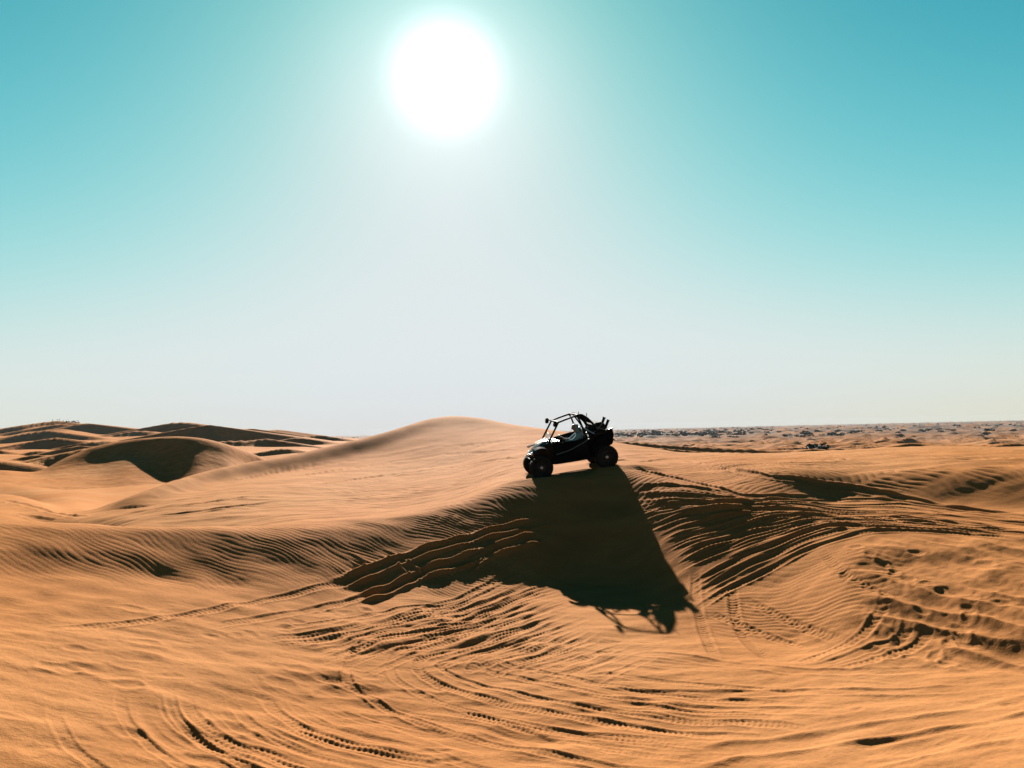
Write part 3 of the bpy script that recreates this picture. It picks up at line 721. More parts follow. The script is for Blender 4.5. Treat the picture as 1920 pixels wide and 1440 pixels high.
def dusty(scale, dust):
    def f(t, b):
        base = b.inputs['Base Color'].default_value[:3]
        n = noise_node(t, scale, 4)
        c = ramp(t, n, [(0.45, base), (0.75, tuple(x * (1 - dust) + d_ * dust for x, d_ in zip(base, (0.16, 0.085, 0.04))))])
        t.links.new(c, b.inputs['Base Color'])
        r0 = b.inputs['Roughness'].default_value
        mr = t.nodes.new('ShaderNodeMapRange'); mr.inputs['To Min'].default_value = max(0.04, r0 - 0.06); mr.inputs['To Max'].default_value = min(1, r0 + 0.2)
        t.links.new(noise_node(t, scale * 1.7, 3), mr.inputs['Value']); t.links.new(mr.outputs[0], b.inputs['Roughness'])
    return f
M_PAINT = mat('black_paint', (0.003, 0.004, 0.0045), 0.16, spec=0.05, build=dusty(6, 0.02))
M_PANEL = mat('black_panel', (0.003, 0.0035, 0.004), 0.6, spec=0.001, build=dusty(7, 0.015))
M_PLAST = mat('black_plastic', (0.004, 0.005, 0.005), 0.4, spec=0.02, build=dusty(9, 0.03))
M_TUBE = mat('black_steel_tube', (0.003, 0.0035, 0.004), 0.6, spec=0.015, build=dusty(12, 0.03))
M_RUBBER = mat('tyre_rubber', (0.004, 0.004, 0.004), 0.85, spec=0.15, build=dusty(14, 0.04))
M_RIM = mat('dark_alloy', (0.006, 0.0065, 0.007), 0.4, metal=0.0, spec=0.1, build=dusty(10, 0.1))
M_STEEL = mat('bare_steel', (0.35, 0.36, 0.38), 0.3, metal=1.0, build=dusty(20, 0.1))
M_SEAT = mat('black_vinyl', (0.009, 0.010, 0.011), 0.5, spec=0.3, build=dusty(15, 0.1))
M_BAG = mat('dark_canvas', (0.006, 0.007, 0.007), 0.85, spec=0.02, build=dusty(18, 0.1))
M_STRAP = mat('grey_webbing', (0.07, 0.085, 0.09), 0.8, build=dusty(40, 0.1))
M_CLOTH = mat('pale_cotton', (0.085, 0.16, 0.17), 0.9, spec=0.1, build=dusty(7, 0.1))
M_SKIN = mat('skin', (0.10, 0.052, 0.033), 0.55, build=dusty(30, 0.05))
M_HAIR = mat('dark_hair', (0.012, 0.010, 0.009), 0.6, build=dusty(40, 0.05))
M_DARKCL = mat('dark_clothes', (0.03, 0.035, 0.045), 0.9, build=dusty(8, 0.1))
M_AMBER = mat('amber_reflector', (0.55, 0.16, 0.02), 0.25, build=dusty(30, 0.05))
M_RED = mat('red_lens', (0.25, 0.01, 0.01), 0.2, build=dusty(30, 0.05))
def glassy(t, b):
    b.inputs['Transmission Weight'].default_value = 1.0; b.inputs['IOR'].default_value = 1.05
    t.links.new(ramp(t, noise_node(t, 8, 3), [(0.3, (0.62, 0.66, 0.68)), (0.8, (0.74, 0.77, 0.78))]), b.inputs['Base Color'])
M_GLASS = mat('dusty_glass', (0.7, 0.74, 0.76), 0.18, spec=0.5, build=glassy)
M_LENS = mat('clear_lens', (0.5, 0.55, 0.57), 0.1, spec=0.6, coat=0.5, build=dusty(25, 0.05))

# ------------------------------------------------------------------ the buggy (x forward, y left, z up, ground at 0)
buggy = tag(empty('dune_buggy'), 'black open sand buggy with tubular roll cage parked on the dune crest', 'buggy')
_rot = Matrix((FWD0, LEFT0, Vector((0, 0, 1)))).transposed() @ Matrix.Rotation(V_PITCH, 3, 'Y') @ Matrix.Rotation(-V_ROLL, 3, 'X')
V_MAT = Matrix.Translation(V_ORG + Vector((0, 0, CZ))) @ _rot.to_4x4()
buggy.matrix_world = V_MAT
WR, AX_F, AX_R, WY = 0.355, 1.0, -1.0, 0.60

def make_wheel(x, y, w):
    s = 1 if y > 0 else -1
    wh = empty('wheel'); wh.parent = buggy; wh.location = (x, y, WR - 0.045)
    bm = BM(); hw = w / 2
    prof = [(0.185, -hw * 0.8), (0.20, -hw * 0.92), (0.27, -hw), (0.315, -hw * 0.95), (0.338, -hw * 0.72), (0.343, -hw * 0.3), (0.343, hw * 0.3), (0.338, hw * 0.72), (0.315, hw * 0.95), (0.27, hw), (0.20, hw * 0.92), (0.185, hw * 0.8)]
    lathe_y(bm, prof, 44)
    for k in range(22):                          # tread lugs in a staggered chevron
        for q, (yy, tw) in enumerate(((-0.62, .35), (-0.2, -.3), (0.2, .3), (0.62, -.35))):
            a = 2 * math.pi * (k + 0.5 * (q % 2)) / 22
            rm = Matrix.Rotation(-a, 3, 'Y') @ Matrix.Rotation(tw, 3, 'X')
            c = Matrix.Rotation(-a, 3, 'Y') @ Vector((0.342 if abs(yy) < .5 else 0.332, yy * hw, 0))
            box(bm, c, (0.03, hw * 0.42, 0.038), rm)
    new_obj('tyre', bm, M_RUBBER, wh)
    bm = BM()
    lathe_y(bm, [(0.195, -hw * 0.85), (0.185, -hw * 0.6), (0.165, 0), (0.185, hw * 0.6), (0.198, hw * 0.88), (0.185, hw * 0.9), (0.172, hw * 0.7), (0.15, hw * 0.45), (0.0001, hw * 0.45)] if s > 0 else
                [(0.195, hw * 0.85), (0.185, hw * 0.6), (0.165, 0), (0.185, -hw * 0.6), (0.198, -hw * 0.88), (0.185, -hw * 0.9), (0.172, -hw * 0.7), (0.15, -hw * 0.45), (0.0001, -hw * 0.45)], 32)
    for k in range(7):
        a = 2 * math.pi * k / 7; m_ = Matrix.Rotation(-a, 3, 'Y')
        box(bm, m_ @ Vector((0.1, s * hw * 0.55, 0)), (0.15, 0.03, 0.035), m_, 0.006)
    new_obj('rim', bm, M_RIM, wh)
    bm = BM(); lathe_y(bm, [(0.0001, s * hw * 0.75), (0.03, s * hw * 0.75), (0.042, s * hw * 0.7), (0.045, s * hw * 0.4)], 16); new_obj('hub_cap', bm, M_STEEL, wh)
    return wh
for x, w in ((AX_F, 0.24), (AX_R, 0.29)):
    for s in (1, -1): make_wheel(x, s * WY, w)
# underbody
bm = BM(); prism(bm, [(0.78, 0.40), (0.66, 0.34), (-0.62, 0.34), (-0.74, 0.42), (-0.72, 0.50), (0.76, 0.50)], -0.46, 0.46, 0.02); new_obj('floor_pan', bm, M_PLAST, buggy)
for s in (1, -1):
    bm = BM(); tube(bm, [(0.62, s * 0.56, 0.40), (0.55, s * 0.60, 0.36), (-0.5, s * 0.60, 0.36), (-0.6, s * 0.56, 0.42)], 0.03); new_obj('rock_slider', bm, M_TUBE, buggy)
    for x in (AX_F, AX_R):
        bm = BM(); xo = 0.16
        tube(bm, [(x + xo, s * 0.2, 0.42), (x, s * 0.50, 0.36)], 0.018); tube(bm, [(x - xo, s * 0.2, 0.42), (x, s * 0.50, 0.36)], 0.018)
        tube(bm, [(x + xo, s * 0.22, 0.56), (x, s * 0.50, 0.47)], 0.016); tube(bm, [(x - xo, s * 0.22, 0.56), (x, s * 0.50, 0.47)], 0.016)
        new_obj('suspension_arm', bm, M_TUBE, buggy)
        bm = BM(); A = Vector((x, s * 0.43, 0.40)); B = Vector((x - 0.04, s * 0.28, 0.86)); tube(bm, [A, B], 0.022)
        n1, n2 = frame_of(B - A); hel = []
        for k in range(73):
            t = k / 72; a = 2 * math.pi * 8 * t
            hel.append(A + (B - A) * (0.22 + 0.66 * t) + n1 * 0.042 * math.cos(a) + n2 * 0.042 * math.sin(a))
        tube(bm, hel, 0.007, 5, 0); new_obj('shock_absorber', bm, M_STEEL if x > 0 else M_TUBE, buggy)
# nose and hood: sections from the cowl to the bumper
def hood_ring(x, hw, zt, zb, crown):
    return [Vector((x, y * hw, zt - crown * (abs(y) ** 2.4) if top else zb)) for y, top in
            [(-1, 0), (-1.02, 1), (-0.8, 1), (-0.5, 1), (-0.2, 1), (0.2, 1), (0.5, 1), (0.8, 1), (1.02, 1), (1, 0)]]
bm = BM()
loft(bm, [hood_ring(0.50, 0.50, 1.06, 0.50, 0.09), hood_ring(0.64, 0.50, 1.05, 0.50, 0.09), hood_ring(0.78, 0.48, 1.02, 0.50, 0.10), hood_ring(0.92, 0.45, 0.965, 0.50, 0.11), hood_ring(1.04, 0.42, 0.885, 0.52, 0.11), hood_ring(1.14, 0.38, 0.80, 0.55, 0.09), hood_ring(1.20, 0.33, 0.73, 0.57, 0.05)])
hood = new_obj('hood', bm, M_PAINT, buggy)
for s in (1, -1): bm = BM(); prism(bm, [(0.60, 1.065), (0.94, 0.975), (0.96, 0.985), (0.62, 1.09)], s * 0.16 - 0.03, s * 0.16 + 0.03, 0.008); new_obj('hood_scoop', bm, M_PLAST, hood)
bm = BM()
for k in range(6): box(bm, (1.205, 0, 0.59 + 0.022 * k), (0.02, 0.5, 0.008))
new_obj('grille', bm, M_PLAST, buggy)
for s in (1, -1):
    bm = BM(); lathe_y(bm, [(0.0001, -.02), (0.05, -.015), (0.068, 0.0), (0.06, 0.03), (0.0001, 0.05)], 20)
    bmesh.ops.transform(bm, matrix=Matrix.Translation((1.165, s * 0.285, 0.71)) @ Matrix.Rotation(R(-90), 4, 'Z') @ Matrix.Diagonal((1.3, 1, .8, 1)), verts=bm.verts)
    hl = new_obj('headlight', bm, M_LENS, buggy)
    bm = BM(); box(bm, (1.15, s * 0.385, 0.66), (0.02, 0.055, 0.03), None, 0.006); new_obj('side_reflector', bm, M_AMBER, buggy)
    # fenders: curved sheets over the front wheels
    bm = BM(); rings = []
    for k in range(13):
        a = R(72 + 84 * k / 12); rr = 0.455 + 0.02 * math.sin(k / 12 * math.pi)
        cx, cz = AX_F + rr * math.cos(a), WR + 0.01 + rr * math.sin(a) * 1.16
        nx, nz = math.cos(a), math.sin(a); y0, y1 = s * 0.40, s * 0.74
        rings.append([(cx, y0, cz), (cx, (y0 + y1) / 2, cz + 0.012), (cx, y1, cz - 0.02), (cx - nx * 0.0, y1 + s * 0.004, cz - 0.055), (cx - nx * .02, y1 - s * .02, cz - .045), (cx - nx * .022, y0, cz - .03 * nz)])
    loft(bm, rings); new_obj('front_fender', bm, M_PANEL, buggy)
bm = BM()
tube(bm, [(1.10, -0.34, 0.50), (1.24, -0.30, 0.56), (1.27, 0, 0.58), (1.24, 0.30, 0.56), (1.10, 0.34, 0.50)], 0.022)
tube(bm, [(1.16, -0.22, 0.50), (1.26, -0.2, 0.66), (1.26, 0.2, 0.66), (1.16, 0.22, 0.50)], 0.018); new_obj('front_bumper', bm, M_TUBE, buggy)
# cabin
bm = BM(); prism(bm, [(0.56, 0.98), (0.34, 1.02), (0.28, 0.96), (0.30, 0.72), (0.56, 0.66)], -0.52, 0.52, 0.03); new_obj('dashboard', bm, M_PLAST, buggy)
sw = empty('steering_wheel'); sw.parent = buggy; sw.location = (0.19, 0.30, 1.00); sw.rotation_euler = (0, R(-58), 0)
bm = BM(); tube(bm, [(0.17 * math.cos(2 * math.pi * k / 28), 0.17 * math.sin(2 * math.pi * k / 28), 0) for k in range(29)], 0.015, 8, 0); new_obj('rim', bm, M_PLAST, sw)
bm = BM()
for k in range(3): a = 2 * math.pi * k / 3 + math.pi / 2; tube(bm, [(0, 0, 0.0), (0.165 * math.cos(a), 0.165 * math.sin(a), 0)], 0.012)
tube(bm, [(0, 0, 0.01), (0, 0, 0.24)], 0.02); new_obj('spoke', bm, M_TUBE, sw)
for s in (1, -1):
    st_ = empty('seat'); st_.parent = buggy; st_.location = (-0.28, s * 0.30, 0.44)
    bm = BM(); prism(bm, [(0.36, 0.10), (0.34, 0.16), (0.0, 0.12), (-0.12, 0.08), (-0.10, 0.0), (0.34, 0.02)], -0.23, 0.23, 0.03, 3); new_obj('cushion', bm, M_SEAT, st_)
    bm = BM(); prism(bm, [(-0.06, 0.06), (-0.14, 0.40), (-0.17, 0.62), (-0.24, 0.63), (-0.25, 0.40), (-0.18, 0.02)], -0.22, 0.22, 0.035, 3); new_obj('backrest', bm, M_SEAT, st_)
    bm = BM(); prism(bm, [(-0.155, 0.62), (-0.165, 0.80), (-0.20, 0.83), (-0.25, 0.80), (-0.245, 0.62)], -0.14, 0.14, 0.03, 3); new_obj('headrest', bm, M_SEAT, st_)
    # doors: the far one stands higher towards the rear
    zt = 0.0 if s > 0 else 0.12
    bm = BM(); prism(bm, [(0.52, 0.46), (0.56, 0.98), (0.30, 0.95 + zt * .6), (-0.18, 0.93 + zt * 1.3), (-0.42, 0.98 + zt), (-0.52, 0.90), (-0.46, 0.42), (0.3, 0.38)], s * 0.60 - 0.022, s * 0.60 + 0.022, 0.016)
    dr = new_obj('door', bm, M_PANEL, buggy)
    bm = BM(); tube(bm, [(0.50, s * 0.628, 0.62), (0.05, s * 0.632, 0.70), (-0.40, s * 0.63, 0.86), (-0.50, s * 0.628, 0.91)], 0.012); new_obj('trim_strip', bm, M_STRAP, dr)
    bm = BM(); box(bm, (-0.30, s * 0.632, 0.80), (0.10, 0.018, 0.03), None, 0.006); new_obj('door_handle', bm, M_PLAST, dr)
# rear bodywork
bm = BM(); prism(bm, [(-0.50, 0.46), (-0.50, 0.93), (-0.66, 1.02), (-1.16, 1.06), (-1.34, 1.12), (-1.36, 0.96), (-1.30, 0.66), (-1.22, 0.62), (-0.72, 0.62)], -0.50, 0.50, 0.025); new_obj('rear_body', bm, M_PANEL, buggy)
for s in (1, -1):
    bm = BM(); rings = []
    for k in range(13):
        a = R(14 + 116 * k / 12); rr = 0.46
        cx, cz = AX_R + rr * math.cos(a), WR + 0.02 + rr * math.sin(a) * 1.25; y0, y1 = s * 0.42, s * 0.76
        rings.append([(cx, y0, cz), (cx, (y0 + y1) / 2, cz + 0.012), (cx, y1, cz - 0.015), (cx, y1 + s * .004, cz - .06), (cx, y1 - s * .02, cz - .05), (cx, y0, cz - .03)])
    loft(bm, rings); new_obj('rear_fender', bm, M_PANEL, buggy)
    bm = BM(); prism(bm, [(-0.52, 0.92), (-0.80, 1.03), (-1.32, 1.145), (-1.36, 1.12), (-0.84, 0.98), (-0.56, 0.86)], s * 0.56 - 0.03, s * 0.56 + 0.03, 0.012); new_obj('side_rail', bm, M_PAINT, buggy)
    bm = BM(); box(bm, (-1.365, s * 0.36, 0.94), (0.025, 0.12, 0.05), None, 0.008); new_obj('tail_light', bm, M_RED, buggy)
# load strapped behind the cage
bm = BM(); prism(bm, [(-0.68, 1.03), (-0.72, 1.26), (-0.80, 1.33), (-0.96, 1.37), (-1.10, 1.34), (-1.18, 1.22), (-1.20, 1.08)], -0.44, 0.46, 0.06, 3); bag = new_obj('cargo_bag', bm, M_BAG, buggy)
for pts in ([(-0.76, 0.475, 1.28), (-0.95, 0.485, 1.18), (-1.12, 0.475, 1.10)], [(-1.06, 0.47, 1.33), (-0.92, 0.485, 1.18), (-0.76, 0.475, 1.08)]):
    bm = BM(); tube(bm, pts, 0.013, 6); new_obj('strap', bm, M_STRAP, bag)
for (x0, z0, x1, z1, y) in ((-1.06, 1.18, -1.21, 1.455, 0.22), (-1.14, 1.14, -1.275, 1.375, 0.40)):
    bm = BM(); D_ = Vector((x1 - x0, 0, z1 - z0)); tube(bm, [(x0, y, z0), (x1, y, z1)], 0.042, 12); tube(bm, [Vector((x1, y, z1)) - D_ * 0.06, Vector((x1, y, z1)) + D_ * 0.02], 0.055, 12); new_obj('exhaust_pipe', bm, M_TUBE, buggy)
bm = BM(); tube(bm, [(-1.22, -0.42, 0.72), (-1.33, -0.38, 0.80), (-1.33, 0.38, 0.80), (-1.22, 0.42, 0.72)], 0.022); new_obj('rear_bumper', bm, M_TUBE, buggy)
# roll cage
rt = 0.028
for s in (1, -1):
    bm = BM(); tube(bm, [(0.62, s * 0.56, 0.98), (0.63, s * 0.56, 1.05), (0.30, s * 0.53, 1.53), (0.28, s * 0.53, 1.555)], rt, 10, 3); new_obj('windscreen_pillar', bm, M_TUBE, buggy)
    bm = BM(); tube(bm, [(0.28, s * 0.53, 1.55), (-0.02, s * 0.525, 1.615), (-0.33, s * 0.52, 1.67)], rt, 10); new_obj('roof_rail', bm, M_TUBE, buggy)
    bm = BM(); tube(bm, [(-0.33, s * 0.52, 1.67), (-0.46, s * 0.52, 1.655), (-0.60, s * 0.53, 1.53), (-0.76, s * 0.54, 1.33), (-0.86, s * 0.55, 1.02)], rt * 1.25, 10); new_obj('rear_brace', bm, M_TUBE, buggy)
    bm = BM(); tube(bm, [(-0.30, s * 0.52, 1.665), (-0.36, s * 0.55, 1.52), (-0.40, s * 0.565, 1.36), (-0.52, s * 0.57, 0.94)], rt, 10); new_obj('middle_pillar', bm, M_TUBE, buggy)
    bm = BM(); tube(bm, [(-0.42, s * 0.53, 1.64), (-0.62, s * 0.54, 1.28), (-0.72, s * 0.54, 1.03)], rt * 0.85, 8); new_obj('brace_tube', bm, M_TUBE, buggy)
    bm = BM(); tube(bm, [(-0.36, s * 0.56, 1.34), (-0.56, s * 0.57, 1.18), (-0.74, s * 0.57, 1.05)], rt * 0.7, 8); new_obj('grab_bar', bm, M_STEEL if s > 0 else M_TUBE, buggy)
    hx, hz = (-0.55, 1.58)
    bm = BM(); tube(bm, [(hx, s * 0.52, hz), (hx - 0.05, s * 0.52, hz + 0.03), (hx - 0.055, s * 0.52, hz + 0.12)], 0.011, 6); new_obj('cage_hook', bm, M_TUBE, buggy)
    mr_ = empty('wing_mirror'); mr_.parent = buggy; mr_.location = (0.37, s * 0.58, 1.50 if s > 0 else 1.53)
    bm = BM(); box(bm, (0.04, s * 0.05, 0.03), (0.10, 0.12, 0.17), Matrix.Rotation(R(-12), 3, 'Y'), 0.02); new_obj('housing', bm, M_PLAST, mr_)
    bm = BM(); tube(bm, [(-0.09, -s * 0.05, 0.04), (-0.03, 0.0, 0.03), (0.03, s * 0.03, 0.03)], 0.014, 8); new_obj('arm', bm, M_TUBE, mr_)
for (x, z, r_) in ((0.29, 1.545, rt), (-0.33, 1.67, rt), (-0.60, 1.535, rt)):
    bm = BM(); tube(bm, [(x, -0.53, z), (x, 0, z + 0.012), (x, 0.53, z)], r_, 10); new_obj('crossbar', bm, M_TUBE, buggy)
bm = BM(); tube(bm, [(-0.33, -0.10, 1.67), (-0.46, -0.02, 1.56), (-0.60, 0.05, 1.53)], rt * .8, 8); tube(bm, [(-0.34, 0.36, 1.67), (-0.58, -0.40, 1.54)], rt * .8, 8); new_obj('roof_brace', bm, M_TUBE, buggy)
bm = BM(); box(bm, (0.31, 0.0, 1.49), (0.05, 0.30, 0.07), Matrix.Rotation(R(15), 3, 'Y'), 0.02); new_obj('rear_view_mirror', bm, M_PLAST, buggy)
bm = BM(); prism(bm, [(-0.47, 1.645), (-0.62, 1.54), (-0.78, 1.34), (-0.80, 1.36), (-0.645, 1.56), (-0.485, 1.665)], -0.46, 0.46, 0.006); new_obj('rear_screen', bm, M_BAG, buggy)
bm = BM()
A, B = Vector((0.635, 0, 1.03)), Vector((0.515, 0, 1.21)); n_ = Vector((0.0096, 0, 0.0064)) * 0.4
ring = [A + Vector((0, -0.53, 0)), B + Vector((0, -0.52, 0)), B + Vector((0, 0.52, 0)), A + Vector((0, 0.53, 0))]
v0 = [bm.verts.new(p - n_) for p in ring]; v1 = [bm.verts.new(p + n_) for p in ring]
bm.faces.new(v0); bm.faces.new(v1[::-1])
for i in range(4): bm.faces.new((v0[i], v0[(i + 1) % 4], v1[(i + 1) % 4], v1[i]))
wsn = new_obj('half_windscreen', bm, M_GLASS, buggy, smooth=False)
bm = BM(); tube(bm, [B + Vector((0, -0.52, 0)), B + Vector((0, 0.52, 0))], 0.008, 6); new_obj('edge_trim', bm, M_PLAST, wsn)

# ------------------------------------------------------------------ people: skin-modifier bodies
def skin_body(name, verts, edges, radii, material, parent=None, root=0, sub=2):
    me = bpy.data.meshes.new(name); me.from_pydata([tuple(v) for v in verts], edges, [])
    o = bpy.data.objects.new(name, me); COL.objects.link(o)
    o.modifiers.new('skin', 'SKIN'); sv = me.skin_vertices[0].data
    for i, r_ in enumerate(radii): sv[i].radius = r_ if isinstance(r_, tuple) else (r_, r_); sv[i].use_root = (i == root)
    ss = o.modifiers.new('sub', 'SUBSURF'); ss.levels = sub; ss.render_levels = sub
    dg_ = bpy.context.evaluated_depsgraph_get(); dg_.update()
    m2 = bpy.data.meshes.new_from_object(o.evaluated_get(dg_)); m2.name = name
    bpy.data.objects.remove(o); bpy.data.meshes.remove(me)
    m2.materials.clear(); m2.materials.append(material)
    m2.polygons.foreach_set('use_smooth', [True] * len(m2.polygons))
    o2 = bpy.data.objects.new(name, m2); COL.objects.link(o2)
    if parent: o2.parent = parent
    return o2
class Sk:
    def __init__(s): s.v = []; s.e = []; s.r = []
    def add(s, p, r, to=None):
        s.v.append(Vector(p)); s.r.append(r)
        if to is not None: s.e.append((to, len(s.v) - 1))
        return len(s.v) - 1
    def chain(s, start, pts):
        for p, r in pts: start = s.add(p, r, start)
        return start
def add_head(k, neck, hc, fwd, up):              # neck joint index, head centre, facing, up
    f, u_ = Vector(fwd).normalized(), Vector(up).normalized()
    a = k.add(Vector(hc) - u_ * 0.085 - f * 0.01, 0.062, neck)
    b = k.add(Vector(hc) - u_ * 0.03 + f * 0.012, (0.078, 0.088), a)
    c = k.add(Vector(hc) + u_ * 0.04, (0.080, 0.094), b)
    k.add(Vector(hc) + u_ * 0.10 - f * 0.01, (0.052, 0.06), c)
    n1_ = k.add(Vector(hc) - u_ * 0.02 + f * 0.095, 0.018, b); k.add(Vector(hc) - u_ * 0.035 + f * 0.118, 0.011, n1_)
    return b
def add_hand(k, wrist, p, d, n):                 # palm + five fingers, d pointing along the hand, n out of the palm
    d = Vector(d).normalized(); n = Vector(n).normalized(); sd = d.cross(n).normalized()
    palm = k.add(Vector(p) + d * 0.045, (0.032, 0.018), wrist); kn = k.add(Vector(p) + d * 0.085, (0.034, 0.016), palm)
    for i, ln in enumerate((0.068, 0.078, 0.072, 0.056)):
        o_ = sd * (-0.03 + 0.02 * i)
        a = k.add(Vector(p) + d * 0.10 + o_, 0.009, kn); b = k.add(Vector(p) + d * (0.10 + ln * .45) + o_ + n * ln * .3, 0.0085, a)
        k.add(Vector(p) + d * (0.10 + ln * .5) + o_ + n * ln * .85, 0.007, b)
    t = k.add(Vector(p) + d * 0.05 - sd * 0.045 + n * 0.012, 0.011, palm); k.add(Vector(p) + d * 0.09 - sd * 0.055 + n * 0.03, 0.009, t)

# the driver sits in the near seat, hands on the wheel (in the buggy's own axes, carried over at the end)
drv = tag(empty('person'), 'driver in loose teal shirt and head cloth seated at the buggy\'s wheel', 'person')
drv.matrix_world = V_MAT
SX, SY = -0.27, 0.30
k = Sk()
pel = k.add((SX, SY, 0.64), (0.125, 0.10)); sp = k.add((SX - 0.05, SY, 0.80), (0.115, 0.09), pel); ch_ = k.add((SX - 0.06, SY, 1.02), (0.13, 0.10), sp)
nk = k.add((SX - 0.03, SY, 1.17), 0.055, ch_); HC = Vector((SX + 0.035, SY, 1.31)); add_head(k, nk, HC, (1, 0.05, -0.08), (0.05, 0, 1))
for s in (1, -1):
    sh_ = k.add((SX - 0.05, SY + s * 0.17, 1.10), 0.055, ch_); el_ = k.add((SX + 0.20, SY + s * 0.24, 0.91), 0.042, sh_); wr = k.add((0.16, SY + s * 0.17, 1.02), 0.028, el_)
    add_hand(k, wr, (0.16, SY + s * 0.17, 1.02), (0.5, -s * 0.2, 0.55), (0.4, 0, -0.6))
    hp = k.add((SX + 0.02, SY + s * 0.10, 0.63), 0.095, pel); kn_ = k.add((0.17, SY + s * 0.13, 0.70), 0.065, hp); an = k.add((0.40, SY + s * 0.10, 0.56), 0.042, kn_)
    k.add((0.50, SY + s * 0.10, 0.56), 0.036, an)
skin_body('body', k.v, k.e, k.r, M_SKIN, drv)
k = Sk()                                          # loose shirt
pel = k.add((SX, SY, 0.62), (0.175, 0.14)); sp = k.add((SX - 0.05, SY, 0.80), (0.165, 0.135), pel); ch_ = k.add((SX - 0.06, SY, 1.02), (0.165, 0.135), sp); k.add((SX - 0.045, SY, 1.13), (0.085, 0.08), ch_)
for s in (1, -1):
    sh_ = k.add((SX - 0.05, SY + s * 0.17, 1.09), 0.088, ch_); el_ = k.add((SX + 0.20, SY + s * 0.24, 0.91), 0.072, sh_); k.add((0.10, SY + s * 0.19, 0.985), 0.052, el_)
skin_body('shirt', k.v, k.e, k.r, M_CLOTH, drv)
k = Sk()
pel = k.add((SX, SY, 0.60), (0.15, 0.12))
for s in (1, -1):
    hp = k.add((SX + 0.04, SY + s * 0.10, 0.62), 0.11, pel); kn_ = k.add((0.17, SY + s * 0.13, 0.70), 0.085, hp); k.add((0.38, SY + s * 0.10, 0.58), 0.062, kn_)
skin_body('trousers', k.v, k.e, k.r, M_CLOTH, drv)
k = Sk()                                          # head cloth, open at the face, falling on the shoulders
a = k.add(HC + Vector((-0.01, 0, 0.075)), (0.098, 0.115)); b = k.add(HC + Vector((-0.055, 0, 0.0)), (0.085, 0.075), a); c = k.add(HC + Vector((-0.085, 0, -0.10)), (0.10, 0.06), b); k.add(HC + Vector((-0.10, 0, -0.20)), (0.13, 0.05), c)
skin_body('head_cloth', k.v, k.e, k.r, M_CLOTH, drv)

def standing(name, loc, face, label, cloth, sit=False, arm=0.0, group=None):
    o = tag(empty(name, loc), label, 'person', group); o.rotation_euler = (0, 0, face)
    k = Sk(); h = 0.42 if sit else 0.0
    pel = k.add((0, 0, 0.95 - (0.70 if sit else 0)), (0.14, 0.10)); Z_ = k.v[pel].z
    sp = k.add((0, 0, Z_ + 0.22), (0.12, 0.085), pel); ch_ = k.add((0, 0, Z_ + 0.42), (0.15, 0.10), sp); nk = k.add((0, 0, Z_ + 0.56), 0.055, ch_); add_head(k, nk, (0, 0.02, Z_ + 0.68), (0, 1, 0), (0, 0, 1))
    for s in (1, -1):
        sh_ = k.add((s * 0.19, 0, Z_ + 0.48), 0.055, ch_); el_ = k.add((s * (0.26 + arm * .1), 0.02 + arm * .1, Z_ + 0.20 + arm * .1), 0.042, sh_); wr = k.add((s * 0.25, 0.08 + arm * .2, Z_ - 0.02 + arm * .3), 0.03, el_)
        add_hand(k, wr, k.v[wr], (0, 0.2, -1), (-s, 0.3, 0))
        hp = k.add((s * 0.09, 0, Z_ - 0.05), 0.088, pel)
        if sit: kn_ = k.add((s * 0.13, 0.40, 0.48), 0.06, hp); an = k.add((s * 0.12, 0.62, 0.08), 0.042, kn_); k.add((s * 0.13, 0.76, 0.04), 0.038, an)
        else: kn_ = k.add((s * 0.11, 0.02, 0.50), 0.062, hp); an = k.add((s * 0.12, 0, 0.09), 0.042, kn_); k.add((s * 0.13, 0.15, 0.04), 0.038, an)
    skin_body('body', k.v, k.e, k.r, M_SKIN, o, sub=1)
    k = Sk(); pel = k.add((0, 0, Z_ - 0.03), (0.165, 0.125)); sp = k.add((0, 0, Z_ + 0.22), (0.145, 0.11), pel); ch_ = k.add((0, 0, Z_ + 0.42), (0.175, 0.125), sp); k.add((0, 0, Z_ + 0.52), (0.09, 0.075), ch_)
    for s in (1, -1):
        sh_ = k.add((s * 0.19, 0, Z_ + 0.48), 0.075, ch_); k.add((s * (0.26 + arm * .1), 0.02 + arm * .1, Z_ + 0.20 + arm * .1), 0.062, sh_)
        hp = k.add((s * 0.09, 0, Z_ - 0.06), 0.105, pel)
        if sit: kn_ = k.add((s * 0.13, 0.40, 0.48), 0.078, hp); k.add((s * 0.12, 0.60, 0.12), 0.06, kn_)
        else: kn_ = k.add((s * 0.11, 0.02, 0.50), 0.08, hp); k.add((s * 0.12, 0, 0.14), 0.062, kn_)
    skin_body('clothes', k.v, k.e, k.r, cloth, o, sub=1)
    k = Sk(); a = k.add((0, -0.01, Z_ + 0.74), (0.088, 0.10)); k.add((0, -0.05, Z_ + 0.68), (0.08, 0.06), a); skin_body('hair', k.v, k.e, k.r, M_HAIR, o, sub=1)
    return o
def far_spot(px, d0, d1):                         # the skyline along this bearing between two distances
    th = p_az(px, 795); c = int(np.argmin(abs(FTH - th))); r0, r1 = np.searchsorted(FROWS, [d0, d1])
    i = r0 + int(np.argmax(FZd[r0:r1, c] / FROWS[r0:r1])); d = FROWS[i]
    x, y = d * math.sin(th), d * math.cos(th); return Vector((x, y, far_z(x, y) - 0.03))
PG = 'figures on the far dune summit'
standing('person', far_spot(98.5, 600, 700), 2.6, 'tiny standing figure in dark clothes farthest down the far dune summit\'s rounded shoulder', M_DARKCL, arm=0.6)
standing('person', far_spot(107.2, 600, 700), 3.1, 'tiny standing figure in teal clothes between two dark ones on the far summit', M_CLOTH)
